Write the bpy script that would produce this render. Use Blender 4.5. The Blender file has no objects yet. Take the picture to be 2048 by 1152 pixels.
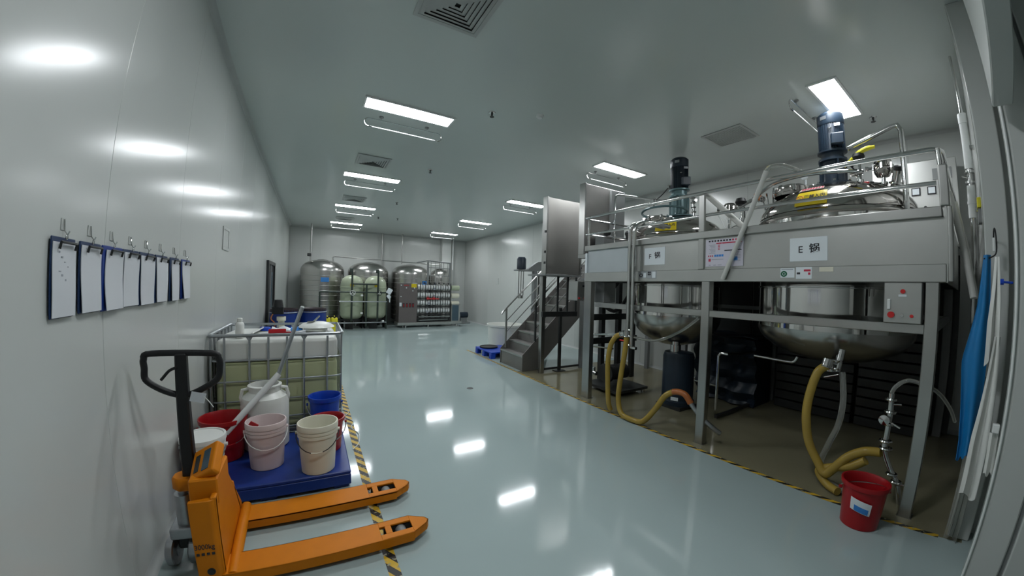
import bpy, bmesh, math, random
from mathutils import Vector, Matrix
random.seed(7)
PI = math.pi
sc = bpy.context.scene
COL = sc.collection
# ------------------------------------------------------------------ camera, world, exposure
cd = bpy.data.cameras.new('camera'); cam = bpy.data.objects.new('camera', cd); COL.objects.link(cam); sc.camera = cam
yaw, pitch, roll = 0.529920518, -0.00196591, 0.02882658
_f = Vector((math.sin(yaw)*math.cos(pitch), math.cos(yaw)*math.cos(pitch), math.sin(pitch)))
_r = Vector((math.cos(yaw), -math.sin(yaw), 0)); _u = _r.cross(_f)
_r2 = _r*math.cos(roll)+_u*math.sin(roll); _u2 = -_r*math.sin(roll)+_u*math.cos(roll)
M3 = Matrix((_r2, _u2, -_f)).transposed()
cam.matrix_world = Matrix.Translation((0, 0, 1.7)) @ M3.to_4x4()
cd.type = 'PANO'; cd.sensor_fit = 'HORIZONTAL'; cd.sensor_width = 36.0; cd.sensor_height = 20.25
_a = 2048/36.0/673.514135
cy = cd.cycles if hasattr(cd, 'cycles') and hasattr(cd.cycles, 'panorama_type') else cd
cy.panorama_type = 'FISHEYE_LENS_POLYNOMIAL'
cy.fisheye_fov = 3.1
SG = -1.0
cy.fisheye_polynomial_k0 = 0.0
cy.fisheye_polynomial_k1 = SG*_a
cy.fisheye_polynomial_k2 = SG*-0.1*_a**2
cy.fisheye_polynomial_k3 = SG*-0.14886663*_a**3
cy.fisheye_polynomial_k4 = SG*0.06904508*_a**4
cd.clip_start = 0.05; cd.clip_end = 100
w = bpy.data.worlds.new('world'); sc.world = w; w.use_nodes = True
w.node_tree.nodes['Background'].inputs[0].default_value = (0.5, 0.55, 0.55, 1)
w.node_tree.nodes['Background'].inputs[1].default_value = 0.02
sc.view_settings.view_transform = 'Standard'; sc.view_settings.look = 'None'
sc.view_settings.gamma = 1.0; sc.view_settings.use_curve_mapping = False
sc.view_settings.exposure = -0.23
LAMP = 56.0
sc.cycles.max_bounces = 8; sc.cycles.diffuse_bounces = 4; sc.cycles.glossy_bounces = 4
sc.cycles.transmission_bounces = 6; sc.cycles.sample_clamp_indirect = 6.0
sc.cycles.use_denoising = True
# ------------------------------------------------------------------ materials
def mat(name, col, rough=.5, metal=0., var=.06, scale=6., bump=0., bscale=60., emit=None, trans=0., coat=0., stretch=None, alpha=1., ior=1.45, rvar=.0, sss=0.):
    m = bpy.data.materials.new(name); m.use_nodes = True
    nt = m.node_tree; N = nt.nodes; L = nt.links; b = N['Principled BSDF']
    b.inputs['Roughness'].default_value = rough; b.inputs['Metallic'].default_value = metal
    b.inputs['IOR'].default_value = ior
    if coat: b.inputs['Coat Weight'].default_value = coat; b.inputs['Coat Roughness'].default_value = .08
    if trans: b.inputs['Transmission Weight'].default_value = trans
    if sss: b.inputs['Subsurface Weight'].default_value = sss; b.inputs['Subsurface Radius'].default_value = (.05, .05, .05)
    if emit:
        b.inputs['Emission Color'].default_value = (*col, 1); b.inputs['Emission Strength'].default_value = emit
        b.inputs['Base Color'].default_value = (*col, 1); return m
    tc = N.new('ShaderNodeTexCoord'); mp = N.new('ShaderNodeMapping')
    L.new(tc.outputs['Object'], mp.inputs['Vector'])
    if stretch: mp.inputs['Scale'].default_value = stretch
    nz = N.new('ShaderNodeTexNoise'); nz.inputs['Scale'].default_value = scale; nz.inputs['Detail'].default_value = 4
    L.new(mp.outputs[0], nz.inputs['Vector'])
    mx = N.new('ShaderNodeMix'); mx.data_type = 'RGBA'
    c0 = [max(0, c*(1-var)) for c in col]; c1 = [min(1, c*(1+var)) for c in col]
    mx.inputs[6].default_value = (*c0, 1); mx.inputs[7].default_value = (*c1, 1)
    L.new(nz.outputs['Fac'], mx.inputs[0]); L.new(mx.outputs[2], b.inputs['Base Color'])
    if rvar:
        mr = N.new('ShaderNodeMapRange'); mr.inputs[1].default_value = .3; mr.inputs[2].default_value = .7
        mr.inputs[3].default_value = max(.02, rough-rvar); mr.inputs[4].default_value = rough+rvar
        L.new(nz.outputs['Fac'], mr.inputs[0]); L.new(mr.outputs[0], b.inputs['Roughness'])
    if bump:
        n2 = N.new('ShaderNodeTexNoise'); n2.inputs['Scale'].default_value = bscale; n2.inputs['Detail'].default_value = 2
        L.new(mp.outputs[0], n2.inputs['Vector'])
        bp = N.new('ShaderNodeBump'); bp.inputs['Strength'].default_value = bump; bp.inputs['Distance'].default_value = .01
        L.new(n2.outputs['Fac'], bp.inputs['Height']); L.new(bp.outputs[0], b.inputs['Normal'])
    return m
M = {}
M['panel'] = mat('wall_panel_paint', (.53, .55, .53), .20, var=.02, scale=1.2, bump=.016, bscale=1.3, ior=1.42)
M['joint'] = mat('panel_joint', (.42, .435, .42), .5)
M['ceil'] = mat('ceiling_paint', (.56, .61, .59), .22, var=.03, scale=.8, bump=.012, bscale=1.1, ior=1.5)
M['cove'] = mat('cove_trim', (.42, .44, .43), .35)
M['floor'] = mat('epoxy_floor', (.36, .44, .435), .085, var=.04, scale=1.5, bump=.018, bscale=3., ior=1.5)
M['beige'] = mat('beige_floor', (.20, .185, .12), .12, var=.12, scale=2., bump=.02, bscale=3.)
M['steel'] = mat('brushed_steel', (.45, .45, .435), .30, 1., var=.10, scale=5.)
M['steel2'] = mat('sheet_steel', (.50, .49, .47), .26, 1., var=.10, scale=2.2, bump=.015, bscale=1.2)
M['satin'] = mat('satin_steel_face', (.475, .48, .462), .38, .9, var=.10, scale=3.)
M['stepsteel'] = mat('dull_step_steel', (.26, .25, .24), .45, .7, var=.12, scale=4.)
M['browngrey'] = mat('brown_grey_cabinet', (.17, .15, .145), .35, .4, var=.08)
M['polish'] = mat('polished_steel', (.47, .445, .42), .10, 1., var=.05, scale=2., bump=.012, bscale=2.0)
M['mirror'] = mat('mirror_steel', (.70, .69, .67), .07, 1., var=.04, bump=.01, bscale=1.5)
M['plain'] = mat('dull_cabinet_steel', (.33, .32, .30), .42, .8, var=.12, scale=3.)
M['chrome'] = mat('chrome', (.58, .58, .57), .12, 1., var=.03)
M['galv'] = mat('galvanised_steel', (.42, .44, .46), .35, .9, var=.15, scale=25.)
M['darkmetal'] = mat('dark_painted_steel', (.035, .037, .037), .40, .3, var=.3)
M['greenmetal'] = mat('grey_green_frame_paint', (.035, .05, .042), .4, .2, var=.2)
M['gray'] = mat('grey_paint', (.22, .23, .23), .45, var=.08)
M['black'] = mat('black_plastic', (.008, .008, .009), .5, var=.2)
M['rubber'] = mat('black_rubber', (.02, .02, .02), .7)
M['orange'] = mat('orange_paint', (.62, .19, .003), .5, var=.10, scale=9., bump=.03, bscale=30., ior=1.3)
M['blue'] = mat('blue_plastic', (.008, .035, .22), .38, var=.12, bump=.03, bscale=40.)
M['blue2'] = mat('bright_blue_plastic', (.006, .05, .42), .30, var=.08)
M['bluecloth'] = mat('blue_vinyl_apron', (.01, .17, .42), .30, var=.15, scale=4.)
M['red'] = mat('red_plastic', (.32, .006, .010), .30, var=.10)
M['redpaint'] = mat('red_switch', (.55, .02, .02), .35)
M['white'] = mat('white_plastic', (.72, .73, .70), .36, var=.04)
M['cream'] = mat('cream_plastic', (.70, .68, .56), .38, var=.05)
M['pinkwhite'] = mat('pink_tinted_plastic', (.66, .55, .54), .38, var=.05)
M['milk'] = mat('milky_plastic', (.70, .71, .67), .35, var=.04, sss=.2)
M['liquid'] = mat('pale_green_liquid', (.47, .50, .29), .30, var=.08, scale=3.)
M['frp'] = mat('fibreglass_vessel', (.42, .47, .34), .28, var=.12, scale=7.)
M['paper'] = mat('white_paper', (.60, .62, .65), .6, var=.03)
M['board'] = mat('navy_clipboard', (.01, .03, .09), .4)
M['sign'] = mat('sign_white', (.72, .77, .80), .35, var=.02)
M['ink'] = mat('black_ink', (.02, .02, .025), .5)
M['inkgrey'] = mat('faint_grey_ink', (.30, .32, .36), .6)
M['inkred'] = mat('red_ink', (.50, .03, .07), .5)
M['inkblue'] = mat('blue_ink', (.04, .22, .60), .5)
M['inkgreen'] = mat('green_ink', (.01, .12, .06), .5)
M['yellow'] = mat('yellow_sign', (.72, .55, .02), .35, var=.05)
M['yellowp'] = mat('yellow_plastic', (.75, .68, .03), .4)
M['hose'] = mat('amber_hose', (.42, .29, .055), .18, var=.2, scale=8., trans=.25)
M['hosedark'] = mat('orange_rubber_hose', (.35, .11, .03), .35, var=.2)
M['clear'] = mat('clear_tubing', (.80, .82, .78), .08, trans=.85, var=.02)
M['motor'] = mat('navy_motor_paint', (.010, .020, .034), .38, .0, var=.2)
M['teal'] = mat('teal_gearbox_paint', (.10, .17, .18), .3, .2, var=.15)
M['pvc'] = mat('white_pvc', (.74, .76, .75), .25)
M['cable'] = mat('grey_cable', (.55, .55, .52), .5)
M['lamp'] = mat('lamp_diffuser', (.93, .97, 1.0), emit=LAMP)
M['tube'] = mat('white_tube_glass', (.50, .52, .52), .3)
M['frost'] = mat('frosted_plastic', (.55, .57, .55), .25, trans=.4)
M['pale'] = mat('pale_film_covered_steel', (.46, .50, .52), .40, .35, var=.06)
M['notice'] = mat('lilac_white_print', (.60, .58, .66), .4, var=.02)
M['darkin'] = mat('dark_opening', (.015, .017, .018), .6)
M['screenblue'] = mat('slate_blue_panel', (.06, .10, .13), .25)
M['brownlid'] = mat('maroon_dark_lid', (.022, .012, .015), .5)
def stripe(name, p, k):
    m = mat(name, (.62, .40, .03), .45)
    nt = m.node_tree; N = nt.nodes; L = nt.links; b = N['Principled BSDF']
    g = N.new('ShaderNodeNewGeometry'); s = N.new('ShaderNodeSeparateXYZ'); L.new(g.outputs['Position'], s.inputs[0])
    def mth(op, a, v=None, c=None):
        n = N.new('ShaderNodeMath'); n.operation = op
        for i, q in enumerate((a, v)):
            if q is None: continue
            if isinstance(q, (int, float)): n.inputs[i].default_value = q
            else: L.new(q, n.inputs[i])
        return n.outputs[0]
    t = mth('ADD', s.outputs['Y'], mth('MULTIPLY', s.outputs['X'], k))
    fr = mth('FRACT', mth('DIVIDE', t, p)); gt = mth('GREATER_THAN', fr, .5)
    nz = N.new('ShaderNodeTexNoise'); nz.inputs['Scale'].default_value = 38; L.new(g.outputs['Position'], nz.inputs['Vector'])
    wear = mth('GREATER_THAN', nz.outputs['Fac'], .62)
    a = N.new('ShaderNodeMix'); a.data_type = 'RGBA'; a.inputs[6].default_value = (.60, .38, .025, 1); a.inputs[7].default_value = (.012, .012, .012, 1)
    L.new(gt, a.inputs[0]); c = N.new('ShaderNodeMix'); c.data_type = 'RGBA'; c.inputs[7].default_value = (.30, .29, .20, 1)
    L.new(wear, c.inputs[0]); L.new(a.outputs[2], c.inputs[6]); L.new(c.outputs[2], b.inputs['Base Color'])
    return m
M['tape'] = stripe('hazard_stripes', .155, 1.6)
# ------------------------------------------------------------------ geometry helpers
class MB:
    def __init__(s): s.v = []; s.f = []
    def add(s, vs, fs):
        o = len(s.v); s.v += [tuple(v) for v in vs]; s.f += [tuple(i+o for i in f) for f in fs]; return s
    def box(s, x0, x1, y0, y1, z0, z1):
        return s.add([(x0,y0,z0),(x1,y0,z0),(x1,y1,z0),(x0,y1,z0),(x0,y0,z1),(x1,y0,z1),(x1,y1,z1),(x0,y1,z1)],
                     [(0,3,2,1),(4,5,6,7),(0,1,5,4),(1,2,6,5),(2,3,7,6),(3,0,4,7)])
    def obox(s, c, size, m):
        hx, hy, hz = [q/2 for q in size]; c = Vector(c)
        vs = [c+m@Vector(p) for p in ((-hx,-hy,-hz),(hx,-hy,-hz),(hx,hy,-hz),(-hx,hy,-hz),(-hx,-hy,hz),(hx,-hy,hz),(hx,hy,hz),(-hx,hy,hz))]
        return s.add(vs, [(0,3,2,1),(4,5,6,7),(0,1,5,4),(1,2,6,5),(2,3,7,6),(3,0,4,7)])
    def cyl(s, p0, p1, r0, r1=None, n=14, caps=True):
        if r1 is None: r1 = r0
        p0, p1 = Vector(p0), Vector(p1); d = (p1-p0).normalized()
        a = d.orthogonal().normalized(); b = d.cross(a)
        vs = []
        for p, r in ((p0, r0), (p1, r1)):
            for i in range(n):
                t = 2*PI*i/n; vs.append(p+(a*math.cos(t)+b*math.sin(t))*r)
        fs = [(i, (i+1) % n, n+(i+1) % n, n+i) for i in range(n)]
        if caps: fs += [tuple(range(n-1, -1, -1)), tuple(range(n, 2*n))]
        return s.add(vs, fs)
    def tube(s, pts, r, n=8, closed=False, smooth=0, rr=None):
        pts = [Vector(p) for p in pts]
        if smooth:
            P = pts; m = len(P); out = []
            rng = range(m if closed else m-1)
            for i in rng:
                a = P[(i-1) % m] if closed or i > 0 else P[0]; b = P[i]; c = P[(i+1) % m]; d = P[(i+2) % m] if closed or i < m-2 else P[-1]
                for k in range(smooth):
                    t = k/smooth
                    out.append(.5*((2*b)+(c-a)*t+(2*a-5*b+4*c-d)*t*t+(3*b-a-3*c+d)*t**3))
            if not closed: out.append(P[-1])
            pts = out
        m = len(pts); T = []
        for i in range(m):
            if closed: t = pts[(i+1) % m]-pts[i-1]
            else: t = pts[min(i+1, m-1)]-pts[max(i-1, 0)]
            T.append(t.normalized() if t.length > 1e-9 else Vector((0,0,1)))
        a = T[0].orthogonal().normalized(); vs = []
        for i in range(m):
            a = (a-T[i]*a.dot(T[i])); a = a.normalized() if a.length > 1e-6 else T[i].orthogonal().normalized()
            b = T[i].cross(a); q = r if rr is None else rr[min(len(rr)-1, int(i*len(rr)/m))]
            for k in range(n):
                t = 2*PI*k/n; vs.append(pts[i]+(a*math.cos(t)+b*math.sin(t))*q)
        fs = []
        for i in range(m if closed else m-1):
            j = (i+1) % m
            for k in range(n): fs.append((i*n+k, i*n+(k+1) % n, j*n+(k+1) % n, j*n+k))
        if not closed: fs += [tuple(range(n-1, -1, -1)), tuple((m-1)*n+k for k in range(n))]
        return s.add(vs, fs)
    def lathe(s, prof, c=(0,0,0), n=32, axis=(0,0,1), a0=0., a1=2*PI):
        ax = Vector(axis).normalized()
        if abs(ax.z) > .999: u, v = Vector((1,0,0)), Vector((0,1,0))
        else: u = ax.orthogonal().normalized(); v = ax.cross(u)
        c = Vector(c); m = len(prof); full = abs(a1-a0-2*PI) < 1e-6; nn = n if full else n+1; vs = []
        for i in range(nn):
            t = a0+(a1-a0)*i/n; d = u*math.cos(t)+v*math.sin(t)
            for r, z in prof: vs.append(c+d*max(r, 1e-5)+ax*z)
        fs = []
        for i in range(n):
            j = (i+1) % nn
            for k in range(m-1): fs.append((i*m+k, j*m+k, j*m+k+1, i*m+k+1))
        return s.add(vs, fs)
    def ring(s, c, R, r, axis=(0,0,1), n=24, k=6, a0=0., a1=2*PI):
        ax = Vector(axis).normalized(); u = ax.orthogonal().normalized() if abs(ax.z) < .999 else Vector((1,0,0)); v = ax.cross(u); c = Vector(c)
        full = abs(a1-a0-2*PI) < 1e-6
        pts = [c+(u*math.cos(a0+(a1-a0)*i/n)+v*math.sin(a0+(a1-a0)*i/n))*R for i in range(n if full else n+1)]
        return s.tube(pts, r, k, closed=full)
    def prism(s, pts, d):
        m = len(pts); d = Vector(d); vs = [Vector(p) for p in pts]+[Vector(p)+d for p in pts]
        return s.add(vs, [tuple(range(m-1, -1, -1)), tuple(range(m, 2*m))]+[(i, (i+1) % m, m+(i+1) % m, m+i) for i in range(m)])
    def sheet(s, fn, nu, nv, th):
        g = [[Vector(fn(i/nu, j/nv)) for j in range(nv+1)] for i in range(nu+1)]
        vs = []; W = nv+1; A = (nu+1)*W
        nr = []
        for i in range(nu+1):
            for j in range(W):
                du = g[min(i+1, nu)][j]-g[max(i-1, 0)][j]; dv = g[i][min(j+1, nv)]-g[i][max(j-1, 0)]
                nn = du.cross(dv); nr.append(nn.normalized() if nn.length > 1e-9 else Vector((1,0,0)))
        for q in (.5, -.5):
            for i in range(nu+1):
                for j in range(W): vs.append(g[i][j]+nr[i*W+j]*th*q)
        fs = []
        for i in range(nu):
            for j in range(nv):
                a, b, c, d = i*W+j, (i+1)*W+j, (i+1)*W+j+1, i*W+j+1
                fs.append((a, b, c, d)); fs.append((A+d, A+c, A+b, A+a))
        for i in range(nu):
            fs.append((i*W, A+i*W, A+(i+1)*W, (i+1)*W)); fs.append(((i+1)*W+nv, A+(i+1)*W+nv, A+i*W+nv, i*W+nv))
        for j in range(nv):
            fs.append((j+1, A+j+1, A+j, j)); fs.append((nu*W+j, A+nu*W+j, A+nu*W+j+1, nu*W+j+1))
        return s.add(vs, fs)
ORG = {}
def obj(name, mb, m, parent=None, bevel=0., ang=35, origin=None):
    me = bpy.data.meshes.new(name)
    vs = mb.v
    if parent is not None: o = ORG[parent.name]
    else:
        if origin is None:
            xs = [v[0] for v in vs]; ys = [v[1] for v in vs]; zs = [v[2] for v in vs]
            origin = ((min(xs)+max(xs))/2, (min(ys)+max(ys))/2, min(zs))
        o = Vector(origin)
    me.from_pydata([(v[0]-o[0], v[1]-o[1], v[2]-o[2]) for v in vs], [], mb.f)
    bm = bmesh.new(); bm.from_mesh(me)
    bmesh.ops.recalc_face_normals(bm, faces=bm.faces)
    if bevel:
        es = [e for e in bm.edges if len(e.link_faces) == 2 and e.calc_face_angle(0) > math.radians(30)]
        bmesh.ops.bevel(bm, geom=es, offset=bevel, segments=3 if bevel >= .012 else 1, affect='EDGES', profile=.5, clamp_overlap=True)
    bm.to_mesh(me); bm.free()
    me.polygons.foreach_set('use_smooth', [True]*len(me.polygons)); me.set_sharp_from_angle(angle=math.radians(ang))
    me.materials.append(M[m] if isinstance(m, str) else m)
    ob = bpy.data.objects.new(name, me); COL.objects.link(ob)
    if bevel >= .012:
        wn_ = ob.modifiers.new('weighted_normals', 'WEIGHTED_NORMAL'); wn_.keep_sharp = True; wn_.weight = 90
    if parent is not None:
        ob.parent = parent; ORG[ob.name] = o
    else:
        ob.location = o; ORG[ob.name] = o
    return ob
def tag(o, label=None, cat=None, group=None, kind=None):
    for k, v in (('label', label), ('category', cat), ('group', group), ('kind', kind)):
        if v: o[k] = v
    return o
def thing(name, label, cat, loc=(0,0,0), group=None):
    e = bpy.data.objects.new(name, None); COL.objects.link(e); e.location = loc; e.empty_display_size = .1
    ORG[e.name] = Vector(loc); return tag(e, label, cat, group)
def part(p, name, mb, m, label=None, bevel=0., kind=None, ang=35):
    # a part of a part hangs under it; its mesh is written in the same coordinates as the thing's
    o = obj(name, mb, m, p, bevel, ang)
    if label: o['label'] = label
    if kind: o['kind'] = kind
    return o
def solo(name, mb, m, label, cat, group=None, bevel=0.): return tag(obj(name, mb, m, None, bevel), label, cat, group)
def struct(name, mb, m, bevel=0., origin=None): return tag(obj(name, mb, m, None, bevel, origin=origin), kind='structure')
def copy_tree(o, parent=None):
    c = o.copy(); COL.objects.link(c); c.parent = parent
    for ch in list(o.children): copy_tree(ch, c)
    return c
def dup(root, loc, rz=0., label=None, group=None):
    c = copy_tree(root); c.location = loc; c.rotation_euler = (0, 0, rz)
    if label: c['label'] = label
    if group: c['group'] = group
    return c
def text(p, s, size, at, right, up, m, name='lettering', th=.0012, stretch=1., align='CENTER', label=None):
    cu = bpy.data.curves.new('t', 'FONT'); cu.body = s; cu.size = size; cu.align_x = align; cu.align_y = 'CENTER'; cu.extrude = th/2; cu.offset = size*(.022 if any(ord(ch) > 255 for ch in s) else .004)
    to = bpy.data.objects.new('t', cu); COL.objects.link(to)
    bpy.context.view_layer.update()
    me = bpy.data.meshes.new_from_object(to.evaluated_get(bpy.context.evaluated_depsgraph_get()))
    bpy.data.objects.remove(to); bpy.data.curves.remove(cu)
    r, u = Vector(right).normalized(), Vector(up).normalized(); n = r.cross(u); at = Vector(at)
    mb = MB(); mb.v = [tuple(at+r*v.co.x*stretch+u*v.co.y+n*v.co.z) for v in me.vertices]; mb.f = [tuple(q.vertices) for q in me.polygons]
    bpy.data.meshes.remove(me)
    return part(p, name, mb, m, label)
RX = (0,-1,0); UZ = (0,0,1)      # text on the platform front: right is -y
# ================================================================== THE SETTING
XL, XR, YB, ZC = -.97, 6.6, 16.0, 3.92
struct('floor', MB().box(XL-.2, 3.595, -3.2, YB+.2, -.12, 0).box(3.595, XR+.2, 5.9, YB+.2, -.12, 0).box(3.595, XR+.2, -3.2, -.2, -.12, 0), 'floor', origin=(0, 0, 0))
struct('floor_beige_zone', MB().box(3.595, XR+.2, -.2, 5.9, -.12, 0), 'beige', origin=(0, 0, 0))
struct('ceiling', MB().box(XL-.2, XR+.2, -3.2, YB+.2, ZC, ZC+.15), 'ceil', origin=(0, 0, ZC))
def panel_wall(name, axis, pos, a0, a1, w0, sgn, z0=0., z1=ZC, skip=()):
    # backing slab with separate insulated panels standing 6 mm proud, joints open between them
    th = .12
    if axis == 'x': back = MB().box(min(pos, pos-sgn*th), max(pos, pos-sgn*th), a0, a1, z0, z1)
    else: back = MB().box(a0, a1, min(pos, pos-sgn*th), max(pos, pos-sgn*th), z0, z1)
    b = struct(name, back, 'joint'); a = w0; k = 0
    while a < a1-.02:
        e = min(a+1.15, a1); s = max(a, a0)+.0012; t = e-.0012; p0, p1 = sorted((pos, pos+sgn*.006))
        if e > a0+.02:
            mb = MB().box(p0, p1, s, t, z0+.002, z1-.002) if axis == 'x' else MB().box(s, t, p0, p1, z0+.002, z1-.002)
            part(b, 'panel', mb, 'panel', bevel=.0015)
        a = e
    return b
panel_wall('wall_left', 'x', XL-.006, -3.2, YB, -2.43, 1)
panel_wall('wall_right', 'x', XR+.006, -.3, YB, -1.6, -1)
panel_wall('wall_back', 'y', YB+.006, XL, XR, XL, -1)
# front wall right of the wide opening: its end is a column face
panel_wall('wall_front', 'y', -.086, 3.67, XR, 3.67, 1)
struct('wall_end_column', MB().box(3.64, 3.80, -.245, -.08, 0, ZC), 'panel', bevel=.012)
struct('wall_header', MB().box(.4, 2.9, -.317, -.19, 2.76, ZC), 'panel', bevel=.008)
struct('wall_corridor_side', MB().box(3.66, 3.78, -3.2, -.41, 0, ZC), 'panel')
struct('wall_rear', MB().box(XL, XR+.2, -3.3, -3.2, 0, ZC), 'panel')
struct('wall_opening_side', MB().box(3.81, XR+.2, -.40, -.10, 0, ZC), 'panel')
# coved trims at the joints of walls, floor and ceiling
def cove(name, x0, y0, x1, y1, z, nx, ny, up, r=.05):
    p = []
    for k in range(5):
        t = PI/2*k/4; a, b = r*(1-math.cos(t)), r*(1-math.sin(t)); p.append((a, b))
    prof = [(0, 0)]+p
    pts = [(x0+nx*a, y0+ny*a, z+up*b) for a, b in prof]
    struct(name, MB().prism(pts, (x1-x0, y1-y0, 0)), 'cove')
cove('trim_1', XL, -3.2, XL, YB, ZC, 1, 0, -1); cove('trim_2', XR, -.1, XR, YB, ZC, -1, 0, -1); cove('trim_3', XL, YB, XR, YB, ZC, 0, -1, -1)
cove('baseboard_left', XL, -3.2, XL, YB, 0, 1, 0, 1); cove('baseboard_right', XR, -.1, XR, YB, 0, -1, 0, 1); cove('baseboard_back', XL, YB, XR, YB, 0, 0, -1, 1)
# near jamb of the doorway the picture is taken from
jb = struct('trim_4', MB().box(3.0, 3.24, -.47, -.262, 0, 3.9), 'panel', bevel=.01)
part(jb, 'edge_strip', MB().cyl((3.0, -.243, 0), (3.0, -.243, 3.9), .009, n=12), 'pvc', 'rounded white edge strip of the door jamb')
part(jb, 'side_plate', MB().box(3.01, 3.20, -.262, -.243, 0, 3.9), 'panel')
struct('trim_5', MB().box(3.03, 3.24, -.50, -.47, 0, 3.9), 'gray')
struct('trim_6', MB().box(2.98, 3.24, -.80, -.50, 0, 3.9), 'panel', bevel=.012)
# hazard tapes stuck on the floor
solo('hazard_tape', MB().box(.365, .435, .3, 8.3, 0, .0012), 'tape', 'black and yellow hazard tape running along the left side of the walkway', 'tape')
solo('hazard_tape', MB().box(3.575, 3.625, -.02, 8.4, 0, .0012), 'tape', 'black and yellow hazard tape along the edge of the beige floor by the platform', 'tape')
# dark doorway and small hatch in the left wall
d = struct('door_1', MB().box(XL, XL+.012, 8.95, 10.2, .0, 2.06), 'darkin')
part(d, 'door_frame', MB().box(XL, XL+.05, 8.86, 8.95, 0, 2.14).box(XL, XL+.05, 10.2, 10.29, 0, 2.14).box(XL, XL+.05, 8.95, 10.2, 2.06, 2.14), 'darkmetal', bevel=.004)
part(d, 'glass_strip', MB().box(XL+.012, XL+.02, 9.75, 9.95, .2, 1.9), 'screenblue')
part(d, 'door_post', MB().box(XL+.012, XL+.04, 9.40, 9.46, 0, 2.06), 'gray')
wn = struct('window_1', MB().box(XL, XL+.006, 4.75, 5.0, 2.06, 2.26), 'panel')
part(wn, 'window_frame', MB().box(XL, XL+.012, 4.72, 4.75, 2.03, 2.29).box(XL, XL+.012, 5.0, 5.03, 2.03, 2.29).box(XL, XL+.012, 4.75, 5.0, 2.03, 2.06).box(XL, XL+.012, 4.75, 5.0, 2.26, 2.29), 'joint')
struct('wall_column', MB().box(5.28, 5.72, 15.62, YB, 0, ZC), 'panel', bevel=.01)
struct('wall_duct_box', MB().box(5.28, 5.80, 15.58, 15.62, 0, 2.45), 'satin', bevel=.006)
for i, (a, b) in enumerate(((12.38, 12.62),)):
    solo('wall_socket', MB().box(XR-.02, XR-.003, a, b, 1.80, 2.06), 'panel', 'small blank plate on the far right wall', 'socket', bevel=.004)
solo('floor_drain', MB().lathe([(0,.003),(.05,.003),(.055,0),(0,0)], (2.31, 5.23, 0), 20), 'darkmetal', 'small dark round floor drain cap in the middle of the walkway', 'drain')
t = thing('string', 'white string lying along the left hazard tape beside the tank', 'string', (.40, 4.6, 0))
part(t, 'cord', MB().tube([(.33, 5.0, .006), (.42, 4.85, .006), (.36, 4.7, .006), (.44, 4.5, .006), (.40, 4.3, .006), (.46, 4.1, .006), (.43, 3.85, .006), (.36, 3.72, .006)], .005, 6, smooth=4), 'pvc')
# ================================================================== CEILING FITTINGS
rows = [1.14, 4.43, 7.62, 10.86, 14.08]
def lamp_proto():
    t = thing('ceiling_light', 'x', 'light', (0, 0, 0), 'flat ceiling lights')
    part(t, 'diffuser', MB().box(-.545, .545, -.125, .125, -.014, -.004), 'lamp')
    part(t, 'frame', MB().box(-.57, .57, .125, .15, -.018, 0).box(-.57, .57, -.15, -.125, -.018, 0).box(-.57, -.545, -.125, .125, -.018, 0).box(.545, .57, -.125, .125, -.018, 0), 'pvc')
    return t
def loop_proto():
    t = thing('hanging_tube_lamp', 'x', 'lamp', (0, 0, 0), 'hanging tube lamps')
    pts = [(.47,0,-.13)]+[(.47+.055*math.sin(a), 0, -.075-.055*math.cos(a)) for a in [PI*k/8 for k in range(1, 8)]]+[(.47,0,-.02)]
    pts2 = [(-x, y, z) for x, y, z in pts[::-1]]
    part(t, 'bracket', MB().tube(pts+pts2, .006, 8), 'chrome')
    part(t, 'tube', MB().cyl((-.44,0,-.13), (.44,0,-.13), .008, n=12), 'tube')
    for s in (-1, 1):
        part(t, 'socket', MB().cyl((s*.47,0,-.13), (s*.43,0,-.13), .014, n=10), 'chrome')
        part(t, 'stem', MB().cyl((s*.31,0,-.02), (s*.31,0,.028), .006, n=8).cyl((s*.31,0,.02), (s*.31,0,.03), .03, n=14), 'gray')
    return t
LP, TP = lamp_proto(), loop_proto()
ordn = ['nearest', 'second', 'third', 'fourth', 'farthest']
first = True
lw = {(0,1): 'big white ceiling light panel over the walkway, nearest in the left row', (0,2): 'ceiling light panel, second in the left row, just past the louvred vent',
      (0,3): 'ceiling light panel, third in the left row', (0,4): 'ceiling light panel, last in the left row before the steel tanks',
      (1,0): 'bright square-looking ceiling light directly above the navy motor of the E vat', (1,1): 'ceiling light panel over the upright steel cabinet at the platform end',
      (1,2): 'ceiling light panel above the stairs, third in the right row', (1,3): 'ceiling light panel fourth in the right row', (1,4): 'smallest ceiling light panel at the far end of the right row'}
for c, x in enumerate((1.005, 4.84)):
    for r, y in enumerate(rows):
        lab = lw.get((c, r), 'ceiling light panel behind the view over the walkway')
        if first: t = LP; t.location = (x, y, ZC); t['label'] = lab
        else: t = dup(LP, (x, y, ZC), 0, lab)
        tx, ty = x+.01, y+.34
        tl = 'thin hanging tube lamp with rounded wire bracket beside the '+('light over the walkway, ' if c == 0 else 'right-row light, ')+ordn[r]+' one'
        if first: u = TP; u.location = (tx, ty, ZC-.03); u['label'] = tl
        else: u = dup(TP, (tx, ty, ZC-.03), 0, tl)
        first = False
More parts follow.
